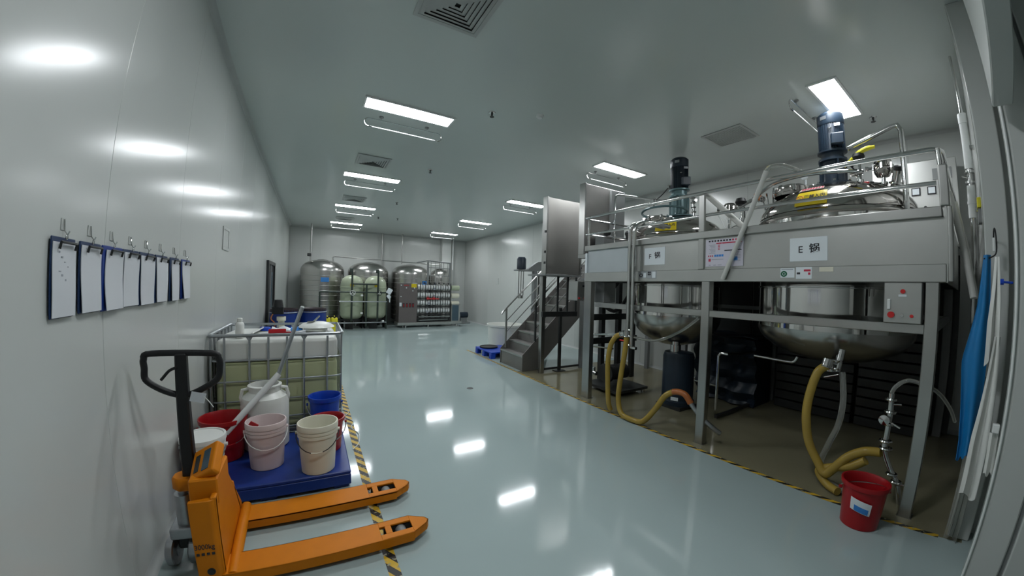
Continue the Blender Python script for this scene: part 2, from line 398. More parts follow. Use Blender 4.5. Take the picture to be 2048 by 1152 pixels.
def vent_proto():
    t = thing('ceiling_vent', 'x', 'vent', (0,0,0), 'louvred ceiling vents')
    part(t, 'backing', MB().box(-.24, .24, -.24, .24, -.004, 0), 'darkmetal')
    for k in range(7):
        a = .285-k*.038; b = a-.036; z0, z1 = -.010, -.026+.001*k
        vs = []
        for s in (a, b):
            z = z0 if s == a else z1
            if k == 0: z = -.012
            vs += [(-s,-s,z),(s,-s,z),(s,s,z),(-s,s,z)]
        vs += [(x, y, z+.004) for x, y, z in vs]
        fs = []
        for i in range(4):
            j = (i+1) % 4
            fs += [(i, j, 4+j, 4+i), (8+i, 12+i, 12+j, 8+j), (i, 8+i, 8+j, j), (4+i, 4+j, 12+j, 12+i)]
        part(t, 'frame' if k == 0 else 'slat', MB().add(vs, fs), 'cove')
    return t
V = vent_proto()
V.location = (.87, 2.45, ZC-.001); V['label'] = 'large square louvred ceiling vent at the top of the view'
dup(V, (.87, 6.6, ZC-.001), 0, 'square louvred ceiling vent between the first two left-row lights')
dup(V, (.87, 9.85, ZC-.001), 0, 'square louvred ceiling vent before the third left-row light')
dup(V, (.87, 13.05, ZC-.001), 0, 'square louvred ceiling vent before the last left-row light')
t = thing('ceiling_vent', 'pale perforated square ceiling vent above the platform', 'vent', (4.93, 2.47, ZC), None)
part(t, 'frame', MB().box(4.65, 5.21, 2.19, 2.22, ZC-.012, ZC).box(4.65, 5.21, 2.72, 2.75, ZC-.012, ZC).box(4.65, 4.68, 2.22, 2.72, ZC-.012, ZC).box(5.18, 5.21, 2.22, 2.72, ZC-.012, ZC), 'cove')
part(t, 'backing', MB().box(4.68, 5.18, 2.22, 2.72, ZC-.003, ZC-.001), 'gray')
for k in range(16): part(t, 'slat', MB().box(4.685+.031*k, 4.706+.031*k, 2.22, 2.72, ZC-.010, ZC-.005), 'cove')
def spr(x, y, lab, first=[None]):
    if first[0] is None:
        t = thing('sprinkler_head', lab, 'sprinkler', (0,0,0), 'ceiling sprinkler heads')
        part(t, 'rosette', MB().lathe([(0,0),(.045,0),(.04,-.012),(0,-.014)], (0,0,0), 16), 'chrome')
        part(t, 'nozzle', MB().cyl((0,0,-.012), (0,0,-.055), .014, .010, 8).cyl((0,0,-.055), (0,0,-.060), .028, n=12), 'darkmetal')
        first[0] = t; t.location = (x, y, ZC); return
    dup(first[0], (x, y, ZC), 0, lab)
spr(1.91, 3.89, 'small dark sprinkler head right of the big walkway light'); spr(1.91, 6.51, 'small sprinkler head right of the second left-row light')
spr(6.35, 4.45, 'sprinkler head just left of the smaller vat motor'); spr(5.62, .93, 'sprinkler head right of the light above the big motor')
spr(1.93, 9.63, 'tiny sprinkler head right of the third left-row light'); spr(1.84, 12.1, 'tiny sprinkler head left one of the far pair'); spr(2.44, 11.97, 'tiny sprinkler head right one of the far pair')
spr(5.43, 6.14, 'sprinkler head above the upright steel cabinet box')
solo('smoke_detector', MB().lathe([(0,-.035),(.03,-.035),(.05,-.02),(.055,0),(0,0)], (2.46, 3.62, ZC), 20), 'pvc', 'small round smoke detector on the ceiling right of the walkway light', 'detector')
# ================================================================== CLIPBOARDS ON THE LEFT WALL
cs = [1.69, 1.91, 2.115, 2.345, 2.56, 2.80, 3.08, 3.33]
cl = ['first clipboard of the row nearest the camera with handwritten sheet', 'second clipboard in the row with curled plain sheets', 'third clipboard, its blue board corner showing at upper left', 'fourth clipboard in the wall row, sheets flush with the board',
      'fifth clipboard in the wall row with glossy plastic sleeve', 'sixth clipboard in the wall row', 'seventh clipboard, dark board edge showing on its left', 'last and farthest clipboard of the wall row, blue board and plastic sleeve']
for i, y in enumerate(cs):
    wd, zt, zb = (.185, .192, .218, .205, .222, .215, .188, .20)[i], 1.842, 1.533+(.004 if i % 2 else 0)
    x = XL+.008
    t = thing('clipboard', cl[i], 'clipboard', (x, y+wd/2, zb), 'clipboards hung on the left wall')
    th = .006+.002*(i % 3)
    bm_ = 'blue' if i in (2, 7) else 'board'
    part(t, 'board', MB().prism([(x, y, zb), (x, y+wd, zb), (x, y+wd, zt), (x, y, zt)], (th, 0, 0)), bm_, bevel=.004)
    curl = [0, .012, .03, .004, .018, .02, .03, .035][i]
    def fn(u, v, y=y, x=x, wd=wd, zb=zb, th=th, curl=curl, i=i):
        s = (1-v)**2; e = .008 if i not in (2, 6) else .008+.022*v
        return (x+th+.004+curl*.5*s*(1-u)*.8+.002*math.sin(5*v+i), y+e+(wd-e)*u+curl*.2*s, zb+.004+(.285)*v-.0*u)
    part(t, 'paper', MB().sheet(fn, 6, 8, .003), 'paper')
    yc = y+wd/2+.01
    part(t, 'clip', MB().tube([(x+th+.012, yc-.06, zt-.046), (x+th+.018, yc-.06, zt-.02), (x+th+.018, yc+.06, zt-.02), (x+th+.012, yc+.06, zt-.046)], .0055, 6), 'darkmetal')
    part(t, 'hole_ring', MB().ring((x+.012, yc, zt+.003), .008, .0022, (1,0,0), 12), 'chrome')
    if i == 0:
        for k in range(12):
            yy = y+.055+.022*(k % 4)+random.uniform(-.008, .008); z0 = zt-.06-.018*k
            part(t, 'handwriting', MB().box(x+th+.0055, x+th+.0068, yy, yy+random.uniform(.006, .018), z0, z0+random.uniform(.003, .009)), 'inkgrey')
    h = thing('wall_hook', 'clear adhesive wall hook above the '+['first', 'second', 'third', 'fourth', 'fifth', 'sixth', 'seventh', 'last'][i]+' clipboard', 'hook', (XL+.0, yc, 1.855), 'adhesive hooks above the clipboards')
    part(h, 'back_plate', MB().box(XL, XL+.004, yc-.018, yc+.018, 1.87, 1.918), 'panel', bevel=.002)
    part(h, 'wire_hook', MB().tube([(XL+.006, yc, 1.915), (XL+.010, yc, 1.87), (XL+.022, yc, 1.853), (XL+.03, yc, 1.868)], .003, 6), 'chrome')
# ================================================================== IBC TANK
t = thing('ibc_tank', 'caged intermediate bulk container of pale green liquid by the left wall', 'tank', (-.34, 4.62, 0))
X0, X1, Y0, Y1 = -.93, .27, 4.12, 5.12
lq = part(t, 'liquid', MB().box(X0+.03, X1-.03, Y0+.03, Y1-.03, .17, .87), 'liquid', 'pale green liquid filling the lower part', bevel=.05)
bt = part(t, 'bottle', MB().box(X0+.03, X1-.03, Y0+.03, Y1-.03, .872, 1.10), 'milk', bevel=.045)
part(bt, 'filler_neck', MB().lathe([(0, 0), (.11, 0), (.11, .03), (.13, .03), (.13, .055), (.10, .06), (0, .06)], (.02, 4.62, 1.095), 28), 'milk')
part(t, 'base_pallet', MB().box(X0, X1, Y0, Y1, .125, .165).box(X0, X1, Y0, Y0+.1, 0, .125).box(X0, X1, Y1-.1, Y1, 0, .125).box(X0, X0+.1, Y0, Y1, 0, .12), 'galv', bevel=.004)
def rr_ring(z, r, rc=.07, o=0.):
    pts = []
    for cx, cy, a in ((X1-rc+o, Y1-rc+o, 0), (X0+rc-o, Y1-rc+o, 90), (X0+rc-o, Y0+rc-o, 180), (X1-rc+o, Y0+rc-o, 270)):
        for k in range(5):
            q = math.radians(a+90*k/4); pts.append((cx+rc*math.cos(q), cy+rc*math.sin(q), z))
    return MB().tube(pts, r, 8, closed=True)
part(t, 'top_rail', rr_ring(1.15, .017, .06, .015), 'galv')
for z in (.90, .69, .49, .30, .19): part(t, 'cage_hoop', rr_ring(z, .009, .07, .008), 'galv')
for x in (-.93+.0, -.81, -.59, -.42, -.25, -.09, .135): 
    part(t, 'cage_upright', MB().tube([(x, Y0-.006, .17), (x, Y0-.006, 1.05), (x, Y0-.012, 1.13)], .011, 8), 'galv')
    part(t, 'cage_upright', MB().cyl((x, Y1+.006, .17), (x, Y1+.006, 1.14), .011, n=8), 'galv')
for y in (4.16, 4.30, 4.48, 4.65, 4.82, 5.0, 5.09):
    part(t, 'cage_upright', MB().cyl((X1+.006, y, .17), (X1+.006, y, 1.14), .011, n=8), 'galv')
    if y < 5.05: part(t, 'cage_upright', MB().cyl((X0-.006, y, .17), (X0-.006, y, 1.14), .011, n=8), 'galv')
for x in (-.59, -.09): part(t, 'gusset', MB().prism([(x-.035, Y0-.008, 1.14), (x+.035, Y0-.008, 1.14), (x, Y0-.008, 1.08)], (0, -.006, 0)), 'galv')
# things lying on the tank
t = thing('plastic_bottle', 'white plastic bottle with screw cap standing on the caged tank', 'bottle', (-.70, 4.27, 1.10))
part(t, 'body', MB().lathe([(0,0),(.038,0),(.041,.006),(.041,.135),(.034,.155),(.021,.165),(.021,.172),(0,.172)], (-.70, 4.27, 1.105), 24), 'white')
part(t, 'cap', MB().lathe([(0,.168),(.025,.168),(.025,.198),(.022,.202),(0,.202)], (-.70, 4.27, 1.105), 24), 'white')
solo('plastic_tray', MB().sheet(lambda u, v: (-.86+.27*u+.05*v, 4.33+.52*v, 1.125+.02*math.sin(PI*u)*math.sin(PI*v)+(.02 if u > .9 else 0)), 8, 8, .012), 'white', 'flat white plastic sheet under the small bottle on the tank', 'tray')
solo('dust_cover', MB().lathe([(0,.062),(.09,.058),(.15,.042),(.19,.014),(.20,0),(.18,0),(.12,.03),(0,.045)], (.03, 4.66, 1.162), 32), 'white', 'domed white plastic cover over the filler opening of the tank', 'cover')
t = thing('plastic_scoop', 'bright red plastic scoop lying on top of the tank', 'scoop', (-.37, 4.45, 1.11))
part(t, 'bowl', MB().sheet(lambda u, v: (-.45+.17*u, 4.42+.03*math.cos(PI*v), 1.115+.055*math.sin(PI*v)), 8, 10, .006).box(-.45, -.28, 4.40, 4.44, 1.115, 1.15), 'red', bevel=.008)
part(t, 'handle', MB().cyl((-.28, 4.42, 1.13), (-.22, 4.40, 1.13), .012, n=10), 'red')
solo('folded_bag', MB().sheet(lambda u, v: (-.44+.19*u, 4.60+.16*v, 1.12+.035*math.sin(PI*v)+.012*math.sin(9*u+4*v)), 12, 8, .012), 'sign', 'crumpled pale packaging film lying behind the red scoop', 'bag')
solo('blue_cloth', MB().sheet(lambda u, v: (-.24+.12*u, 4.56+.14*v, 1.125+.030*math.sin(PI*v)+.012*math.sin(8*u+5*v)), 8, 8, .012), 'inkblue', 'light blue cloth beside the steel pole on the tank', 'cloth')
solo('plastic_stopper', MB().lathe([(0,0),(.06,0),(.06,.03),(.05,.04),(0,.04)], (-.53, 4.86, 1.105), 20), 'blue2', 'small blue plastic cap lying behind the red scoop', 'cap')
t = thing('steel_tongs', 'grey steel pump handle and rod lying on the tank top', 'tool', (-.1, 4.45, 1.11))
part(t, 'jaws', MB().box(-.21, -.08, 4.36, 4.41, 1.112, 1.14).cyl((-.20, 4.38, 1.13), (-.08, 4.40, 1.145), .02, n=10), 'galv', bevel=.005)
part(t, 'rod', MB().cyl((-.08, 4.40, 1.135), (.08, 4.33, 1.135), .007, n=8), 'darkmetal')
solo('steel_spatula', MB().cyl((.0, 4.60, 1.23), (.06, 4.70, 1.285), .010, n=8).box(-.07, .0, 4.56, 4.62, 1.226, 1.233), 'chrome', 'short bright steel spatula resting on the domed white cover', 'spatula')
# ================================================================== BLUE PALLET WITH BUCKETS
t = thing('plastic_pallet', 'low dark blue plastic pallet holding the buckets', 'pallet', (-.34, 3.52, 0))
part(t, 'deck', MB().box(-.945, .275, 3.02, 4.02, .118, .15), 'blue', bevel=.008)
part(t, 'skirt', MB().box(-.945, .275, 3.02, 3.05, .03, .118).box(-.945, -.915, 3.05, 4.02, .0, .118).box(.245, .275, 3.05, 4.02, .03, .118).box(-.945, .275, 3.99, 4.02, 0, .118), 'blue', bevel=.004)
for x in (-.93, -.40, .14):
    for y in (3.04, 3.46, 3.88): part(t, 'foot', MB().box(x, x+.12, y, y+.12, 0, .118), 'blue', bevel=.006)
def bucket(name, lab, c, h, rt, rb, m, hm='chrome', drop='front', lid=False, cat='bucket', hc=None, rim='ribs', ha=0.):
    x, y, z = c; t = thing(name, lab, cat, c, None); th = .004
    if rim == 'ribs':
        prof = [(0,0),(rb-.006,0),(rb,.006),(rt-.012,h*.74),(rt-.004,h*.745),(rt-.004,h*.80),(rt-.010,h*.805),(rt-.002,h*.82),(rt-.002,h*.87),(rt-.010,h*.88),(rt,h*.89),(rt,h*.985),(rt-.003,h),(rt-.012,h),(rt-.016,h*.97),(rb-.012,.012),(0,.012)]
    else:
        prof = [(0,0),(rb-.006,0),(rb,.006),(rt-.018,h*.88),(rt-.004,h*.90),(rt,h*.98),(rt-.002,h),(rt-.012,h),(rt-.024,h*.93),(rb-.01,.012),(0,.012)]
    part(t, 'body', MB().lathe(prof, c, 40), m)
    if lid: part(t, 'lid', MB().lathe([(0,h+.004),(rt-.015,h+.004),(rt-.012,h+.012),(rt+.004,h+.012),(rt+.006,h+.002),(rt+.006,h-.022),(rt+.001,h-.022),(rt+.001,h),(0,h)], c, 40), m)
    # wire handle: hangs down on one side, or lies over
    q = math.radians(ha); dx, dy = math.cos(q), math.sin(q); hz = h*.80; pts = []
    R = rt+.006
    if drop == 'front':
        for k in range(13):
            a = PI+PI*k/12
            pts.append((x+R*math.cos(a)*dx-(R+.004)*math.sin(a)*dy, y+R*math.cos(a)*dy+(R+.004)*math.sin(a)*dx, z+hz+(.115*math.sin(a) if abs(math.sin(a)) < .99 else -.115)*1.05))
    else:
        for k in range(13):
            a = PI*k/12; pts.append((x+R*math.cos(a)*dx, y+R*math.cos(a)*dy, z+hz+rt*.9*math.sin(a)*.35))
    hd_ = part(t, 'handle', MB().tube(pts, .0042, 6), hm)
    k = len(pts)//2
    if drop == 'front': part(hd_, 'grip', MB().tube(pts[k-1:k+2], .0065, 8), m)
    for s in (-1, 1):
        part(t, 'ear', MB().cyl((x+s*(R-.012)*dx, y+s*(R-.012)*dy, z+hz), (x+s*(R+.006)*dx, y+s*(R+.006)*dy, z+hz), .014, n=12), m)
    return t
bucket('bucket', 'off-white plastic bucket with dark wire handle standing nearest the pallet corner', (.03, 3.15, .15), .405, .158, .128, 'cream', 'darkmetal', ha=-4)
bucket('bucket', 'pinkish white bucket with wire handle in the middle of the blue pallet', (-.37, 3.36, .15), .39, .158, .128, 'pinkwhite', 'white', ha=8)
bucket('bucket', 'lidded white bucket behind the jack handle at the left wall', (-.79, 3.18, .15), .365, .155, .128, 'white', 'chrome', lid=True, ha=0)
bucket('bucket', 'large dark red bucket holding the white stirring tube', (-.735, 3.62, .15), .365, .195, .150, 'red', 'chrome', rim='smooth', ha=20)
bucket('bucket', 'red bucket half hidden behind the off-white bucket', (.118, 3.52, .15), .30, .155, .115, 'red', 'chrome', rim='smooth', ha=0)
bucket('bucket', 'deep blue bucket by the cage of the tank', (.105, 3.86, .15), .41, .158, .125, 'blue2', 'chrome', rim='smooth', ha=0)
solo('scraper', MB().obox((-.46, 3.32, .515), (.07, .012, .05), Matrix.Rotation(.6, 3, 'Y')), 'red', 'red plastic scraper blade sticking out of the pinkish bucket', 'scraper', bevel=.003)
t = thing('plastic_churn', 'milky white wide-neck plastic churn behind the buckets', 'container', (-.44, 3.80, .15))
part(t, 'body', MB().lathe([(0,0),(.185,0),(.20,.015),(.205,.42),(.19,.475),(.135,.52),(.132,.56),(.145,.565),(.145,.58),(.132,.585),(.120,.585),(.115,.52),(.17,.46),(.19,.41),(.19,.02),(0,.02)], (-.42, 3.80, .15), 40), 'milk')
for s in (-1, 1): part(t, 'handle_lug', MB().tube([(-.42+s*.13, 3.79, .70), (-.42+s*.185, 3.79, .69), (-.42+s*.20, 3.79, .62), (-.42+s*.19, 3.79, .57)], .016, 8), 'milk')
t = thing('stirring_pole', 'long grey steel pole sleeved in a white plastic tube leaning from the red bucket', 'pole', (-.66, 3.50, .3))
part(t, 'sleeve', MB().cyl((-.69, 3.475, .413), (-.285, 3.62, .86), .027, n=16), 'pvc', 'white plastic sleeve')
part(t, 'steel_rod', MB().cyl((-.292, 3.617, .85), (-.103, 3.75, 1.45), .018, n=14), 'galv', 'grey steel rod')
part(t, 'end_cap', MB().cyl((-.103, 3.75, 1.45), (-.099, 3.753, 1.463), .020, .015, n=14), 'pvc')
# ================================================================== PALLET JACK
t = thing('pallet_jack', 'orange hand pallet truck with black looped handle in the foreground', 'pallet jack', (-.55, 2.5, 0))
def fork(y0, y1):
    zt, zb, xt = .092, .028, .70
    ym = (y0+y1)/2; n = 6; top = []
    xs = -.52
    pts = [(xs, y0), (.50, y0), (.62, y0+.025), (.675, y0+.06), (.695, ym), (.675, y1-.06), (.62, y1-.025), (.50, y1), (xs, y1)]
    m = MB()
    # top plate with two openings, built as strips between them
    def plate(x0, x1, ya, yb): m.box(x0, x1, ya, yb, zt-.012, zt)
    ix0, ix1, iy0, iy1 = .370, .405, y0+.055, y1-.055
    jx0, jx1 = .445, .575
    plate(xs, ix0, y0, y1); plate(ix0, jx1, y0, iy0); plate(ix0, jx1, iy1, y1); plate(ix1, jx0, iy0, iy1)
    nose = [(jx1, y0), (.62, y0+.028), (.675, y0+.06), (.695, ym), (.675, y1-.06), (.62, y1-.028), (jx1, y1)]
    m.prism([(x, y, zt-.012) for x, y in nose], (0, 0, .012))
    # side skirts follow the outline
    o = [(xs, y0), (.50, y0)]+nose[0:]+[(.50, y1), (xs, y1)]
    o = [(xs, y0), (jx1, y0)]+nose[1:-1]+[(jx1, y1), (xs, y1)]
    for a, b in zip(o, o[1:]):
        d = Vector((b[0]-a[0], b[1]-a[1], 0)).normalized(); nn = Vector((-d.y, d.x, 0))*.008
        zl = zb if (a[0] < .55 and b[0] < .60) else zb+.012
        m.prism([(a[0], a[1], zl), (b[0], b[1], zl), (b[0]+nn.x, b[1]+nn.y, zl), (a[0]+nn.x, a[1]+nn.y, zl)], (0, 0, zt-zl))
    return m
for k, (y0, y1) in enumerate(((2.14, 2.33), (2.655, 2.855))):
    f = part(t, 'fork', fork(y0, y1), 'orange', bevel=.002)
    ym = (y0+y1)/2
    part(f, 'load_roller', MB().cyl((.51, ym-.04, .040), (.51, ym+.04, .040), .036, n=20), 'gray')
    part(f, 'roller_bracket', MB().box(.40, .60, ym-.052, ym-.044, .02, .07).box(.40, .60, ym+.044, ym+.052, .02, .07), 'darkmetal')
# slanted gusset plates between body and forks
if 0:
    part(t, 'gusset_plate', MB().prism([(-.52, y, .035), (-.44, y, .045), (-.375, y, .50 if y < 2.5 else .46), (-.40, y, .52 if y < 2.5 else .48), (-.43, y, .49), (-.52, y, .09)], (0, .035, 0)) if False else
         MB().tube([(-.475, y+.02, .06), (-.435, y+.02, .28), (-.385, y+.02, .49)], .028, 10), 'orange')
part(t, 'cross_bar', MB().tube([(-.465, 2.15, .068), (-.465, 2.50, .085), (-.470, 2.86, .085)], .034, 12), 'orange', 'rounded orange bar joining the two forks')
# body: bent face plate with sloping shoulders
bp_ = [(-.50, 2.15, .03), (-.50, 2.87, .03), (-.50, 2.87, .13), (-.50, 2.48, .56), (-.50, 2.15, .56)]
part(t, 'front_plate', MB().prism(bp_, (-.03, 0, 0)), 'orange', bevel=.006)
part(t, 'side_plate', MB().prism([(-.635, 2.135, .03), (-.53, 2.135, .03), (-.50, 2.155, .03), (-.50, 2.18, .03), (-.635, 2.16, .03)], (0, 0, .52)), 'orange', bevel=.004)
part(t, 'side_plate', MB().prism([(-.655, 2.84, .03), (-.50, 2.84, .03), (-.50, 2.62, .40), (-.645, 2.62, .40)], (0, .03, .0)), 'orange', bevel=.006)
part(t, 'column', MB().box(-.640, -.495, 2.20, 2.50, .49, .64), 'orange', bevel=.008)
part(t, 'rear_bracket', MB().prism([(-.64, 2.36, .50), (-.64, 2.50, .50), (-.74, 2.50, .50), (-.78, 2.46, .50), (-.78, 2.40, .50), (-.74, 2.36, .50)], (0, 0, .075)), 'orange', bevel=.01)
m_ = Matrix.Rotation(math.radians(-50), 3, 'Y')
rm = Matrix.Rotation(math.radians(30), 3, 'X') @ Matrix.Rotation(math.radians(-36), 3, 'Y')
mt = part(t, 'scale_display', MB().obox((-.565, 2.32, .680), (.17, .20, .060), rm), 'orange', 'orange weighing display housing tilted upward', bevel=.014)
c0 = Vector((-.565, 2.32, .680))
part(mt, 'screen', MB().obox(c0+rm@Vector((.028, -.005, .0315)), (.045, .13, .004), rm), 'screenblue', 'dark display window')
part(mt, 'key_strip', MB().obox(c0+rm@Vector((-.036, -.005, .0315)), (.03, .11, .004), rm), 'darkmetal')
text(t, '3000kg', .042, (-.580, 2.1345, .285), (1, .0, 0), (0, 0, 1), 'ink', 'lettering', stretch=.85)
text(t, '▯▯▯▯', .001, (-.58, 2.136, .24), (1, 0, 0), (0, 0, 1), 'ink', 'lettering') if False else None
for k in range(4): part(t, 'stamp_mark', MB().box(-.625+.026*k, -.610+.026*k, 2.133, 2.1352, .235, .250), 'ink')
part(t, 'bolt', MB().cyl((-.565, 2.142, .13), (-.565, 2.128, .13), .016, n=6).cyl((-.565, 2.142, .13), (-.565, 2.133, .13), .022, n=16), 'darkmetal')
# pump, steering wheels
pm = part(t, 'hydraulic_pump', MB().cyl((-.735, 2.44, .26), (-.735, 2.44, .46), .052, n=20).cyl((-.735, 2.44, .46), (-.735, 2.44, .50), .03, n=16), 'galv', 'silver hydraulic pump')
part(pm, 'pump_base', MB().prism([(-.82, 2.36, .20), (-.66, 2.36, .20), (-.655, 2.52, .20), (-.82, 2.52, .20)], (0, 0, .07)), 'galv', bevel=.012)
part(t, 'axle_fork', MB().box(-.80, -.62, 2.42, 2.50, .10, .22), 'darkmetal', bevel=.01)
for x in (-.835, -.705):
    sw = part(t, 'steering_wheel', MB().lathe([(.03,-.026),(.082,-.026),(.09,-.018),(.09,.018),(.082,.026),(.03,.026)], (x, 2.44, .09), 28, (1, -.12, 0)), 'galv')
    part(sw, 'hub', MB().cyl((x-.03, 2.44, .09), (x+.03, 2.435, .09), .034, n=18), 'galv')
# handle
hp = part(t, 'handle_shaft', MB().prism([(-.725, 2.40, .50), (-.645, 2.40, .50), (-.645, 2.46, .50), (-.725, 2.46, .50)], (0, .02, .02)).add(
    [(-.72, 2.40, .50), (-.645, 2.40, .50), (-.645, 2.46, .50), (-.72, 2.46, .50), (-.712, 2.36, 1.29), (-.655, 2.36, 1.29), (-.655, 2.41, 1.29), (-.712, 2.41, 1.29)],
    [(0,3,2,1),(4,5,6,7),(0,1,5,4),(1,2,6,5),(2,3,7,6),(3,0,4,7)]), 'black', bevel=.008)
yl = 2.385
loop = [(-.83, yl, 1.29), (-.54, yl, 1.285), (-.498, yl, 1.255), (-.492, yl, 1.20), (-.505, yl, 1.14), (-.565, yl, 1.095), (-.65, yl+.01, 1.055), (-.72, yl+.01, 1.06), (-.80, yl, 1.10), (-.862, yl, 1.15), (-.866, yl, 1.21), (-.868, yl, 1.26)]
part(t, 'handle_loop', MB().tube(loop, .0175, 12, closed=True, smooth=5), 'black')
part(t, 'release_lever', MB().tube([(-.70, yl-.02, 1.215), (-.735, yl-.025, 1.20), (-.765, yl-.025, 1.165), (-.778, yl-.022, 1.15)], .008, 8, smooth=3), 'black')
tg = part(t, 'paper_tag', MB().obox((-.600, 2.36, 1.045), (.075, .002, .055), Matrix.Rotation(.25, 3, 'Y')), 'paper', 'white paper tag tied to the handle')
part(tg, 'tie', MB().tube([(-.57, 2.36, 1.05), (-.54, 2.36, 1.01), (-.525, 2.36, .985)], .0025, 5), 'white')
# ================================================================== DRUMS BEHIND THE TANK
def drum(c, lab):
    x, y, z = c; t = thing('plastic_drum', lab, 'drum', c, 'open blue drums')
    part(t, 'body', MB().lathe([(0,0),(.27,0),(.285,.02),(.285,.30),(.293,.31),(.293,.33),(.285,.34),(.285,.60),(.293,.61),(.293,.63),(.285,.64),(.275,.86),(.28,.88),(.28,.92),(.268,.92),(.262,.88),(.27,.03),(0,.03)], c, 36), 'blue')
    part(t, 'clamp_ring', MB().ring((x, y, z+.87), .286, .009, (0,0,1), 36, 6), 'galv')
    part(t, 'liner', MB().lathe([(0,.86),(.10,.90),(.20,.90),(.25,.945),(.275,.95),(.285,.90),(.26,.84),(0,.83)], c, 24), 'brownlid', 'dark bag liner folded over the rim')
drum((-.60, 8.75, .15), 'blue plastic drum with dark liner next to the left wall behind the tank')
drum((-.02, 8.95, .15), 'blue plastic drum with dark liner behind the steel pole')
t = thing('plastic_pallet', 'blue plastic pallet under the two drums', 'pallet', (-.33, 8.8, 0))
part(t, 'deck', MB().box(-.92, .30, 8.40, 9.40, .12, .15), 'blue', bevel=.006)
for x in (-.92, -.37, .18):
    for y in (8.40, 8.84, 9.28): part(t, 'foot', MB().box(x, x+.12, y, y+.12, 0, .12), 'blue')
t = thing('drum_pump', 'black-headed electric dosing pump with white body before the blue drums', 'pump', (-.62, 8.1, 0))
part(t, 'motor_head', MB().cyl((-.66, 8.1, 1.16), (-.66, 8.1, 1.32), .10, .075, n=16).box(-.77, -.56, 8.02, 8.16, 1.03, 1.18), 'black', bevel=.01)
part(t, 'body', MB().cyl((-.60, 8.1, .0), (-.60, 8.1, .98), .06, n=16).cyl((-.60, 8.1, .90), (-.60, 8.1, .98), .085, n=16), 'cream')
part(t, 'cable', MB().tube([(-.72, 8.04, 1.08), (-.78, 8.02, .95), (-.70, 8.0, .84), (-.76, 8.0, .70)], .012, 6, smooth=4), 'hosedark')
def can(x, y, lab):
    t = thing('jerrycan', lab, 'jerrycan', (x, y, 0), 'yellow jerrycans')
    part(t, 'body', MB().box(x-.10, x+.10, y-.13, y+.13, 0, .52), 'yellowp', bevel=.03)
    part(t, 'handle', MB().tube([(x, y-.09, .52), (x, y-.07, .57), (x, y+.05, .57), (x, y+.08, .52)], .014, 8, smooth=3), 'yellowp')
    part(t, 'cap', MB().cyl((x, y-.10, .51), (x, y-.10, .56), .03, n=14), 'black')
can(.40, 12.7, 'yellow jerrycan standing before the largest steel tank, left one'); can(.62, 12.72, 'yellow jerrycan standing before the largest steel tank, right one')
# ================================================================== STEEL PLATFORM
t = thing('steel_platform', 'long stainless steel working platform carrying the two mixing vats', 'platform', (5.0, 2.15, 0))
XF = 3.735
for y, w_ in ((4.03, .15), (2.14, .095), (.265, .095)):
    part(t, 'post', MB().box(XF, XF+.09, y-w_/2, y+w_/2, 0, 1.83), 'steel', bevel=.006)
    part(t, 'base_plate', MB().box(XF-.0, XF+.10, y-w_/2-.01, y+w_/2+.01, 0, .008), 'steel')
for y in (4.03, 2.42, .265): part(t, 'post', MB().box(6.30, 6.39, y-.05, y+.05, 0, 1.83), 'gray', bevel=.006)
part(t, 'front_beam', MB().box(XF-.012, XF+.10, .17, 4.09, 1.825, 1.962), 'satin', bevel=.006)
part(t, 'top_lip', MB().box(XF-.02, XF+.16, .19, 4.10, 2.305, 2.385), 'steel', bevel=.006)
for a, b, m_ in ((.172, 2.17, 'satin'), (2.24, 3.165, 'satin'), (3.19, 3.24, 'steel'), (3.265, 4.05, 'sign')):
    part(t, 'front_panel', MB().box(XF+.012, XF+.022, a, b, 1.962, 2.305), 'pale' if m_ == 'sign' else m_, bevel=.002)
part(t, 'panel_edge', MB().box(XF-.01, XF+.02, 4.05, 4.09, 1.84, 2.27), 'sign', 'pale edge of the left panel')
part(t, 'end_panel', MB().box(XF+.0, 6.4, .16, .175, 1.825, 2.385), 'satin')
part(t, 'end_panel', MB().box(XF+.10, 6.4, 4.085, 4.10, 1.825, 2.385), 'gray')
part(t, 'lower_rail', MB().box(XF+.01, XF+.07, .31, 3.87, 1.437, 1.51), 'steel', bevel=.004)
part(t, 'lower_rail', MB().box(XF+.07, 6.3, .24, .29, 1.44, 1.50), 'gray')
part(t, 'lower_rail', MB().box(6.31, 6.36, .31, 4.0, 1.44, 1.50), 'gray')
VE, VF = (5.0, 1.256), (5.0, 3.36); RE, RF = .79, .665
def ring_fill(mb, c, R, hx0, hx1, hy0, hy1, z0, z1, n=32):
    cx, cy_ = c
    def edge(a):
        dx, dy = math.cos(a), math.sin(a); ts = []
        if dx > 1e-6: ts.append((hx1-cx)/dx)
        if dx < -1e-6: ts.append((hx0-cx)/dx)
        if dy > 1e-6: ts.append((hy1-cy_)/dy)
        if dy < -1e-6: ts.append((hy0-cy_)/dy)
        q = min(ts); return cx+dx*q, cy_+dy*q
    A = sorted([2*PI*k/n for k in range(n)]+[math.atan2(y-cy_, x-cx) % (2*PI) for x in (hx0, hx1) for y in (hy0, hy1)])
    for i in range(len(A)):
        a, b = A[i], A[(i+1) % len(A)]
        p0 = (cx+R*math.cos(a), cy_+R*math.sin(a)); p1 = (cx+R*math.cos(b), cy_+R*math.sin(b)); q0, q1 = edge(a), edge(b)
        mb.add([(*p0,z0),(*q0,z0),(*q1,z0),(*p1,z0),(*p0,z1),(*q0,z1),(*q1,z1),(*p1,z1)], [(0,3,2,1),(4,5,6,7),(0,4,7,3),(1,2,6,5)])
dk = MB()
ring_fill(dk, VE, RE+.035, 3.90, 6.4, .17, 2.30, 2.295, 2.335); ring_fill(dk, VF, RF+.035, 3.90, 6.4, 2.30, 4.085, 2.295, 2.335)
part(t, 'deck', dk, 'satin')
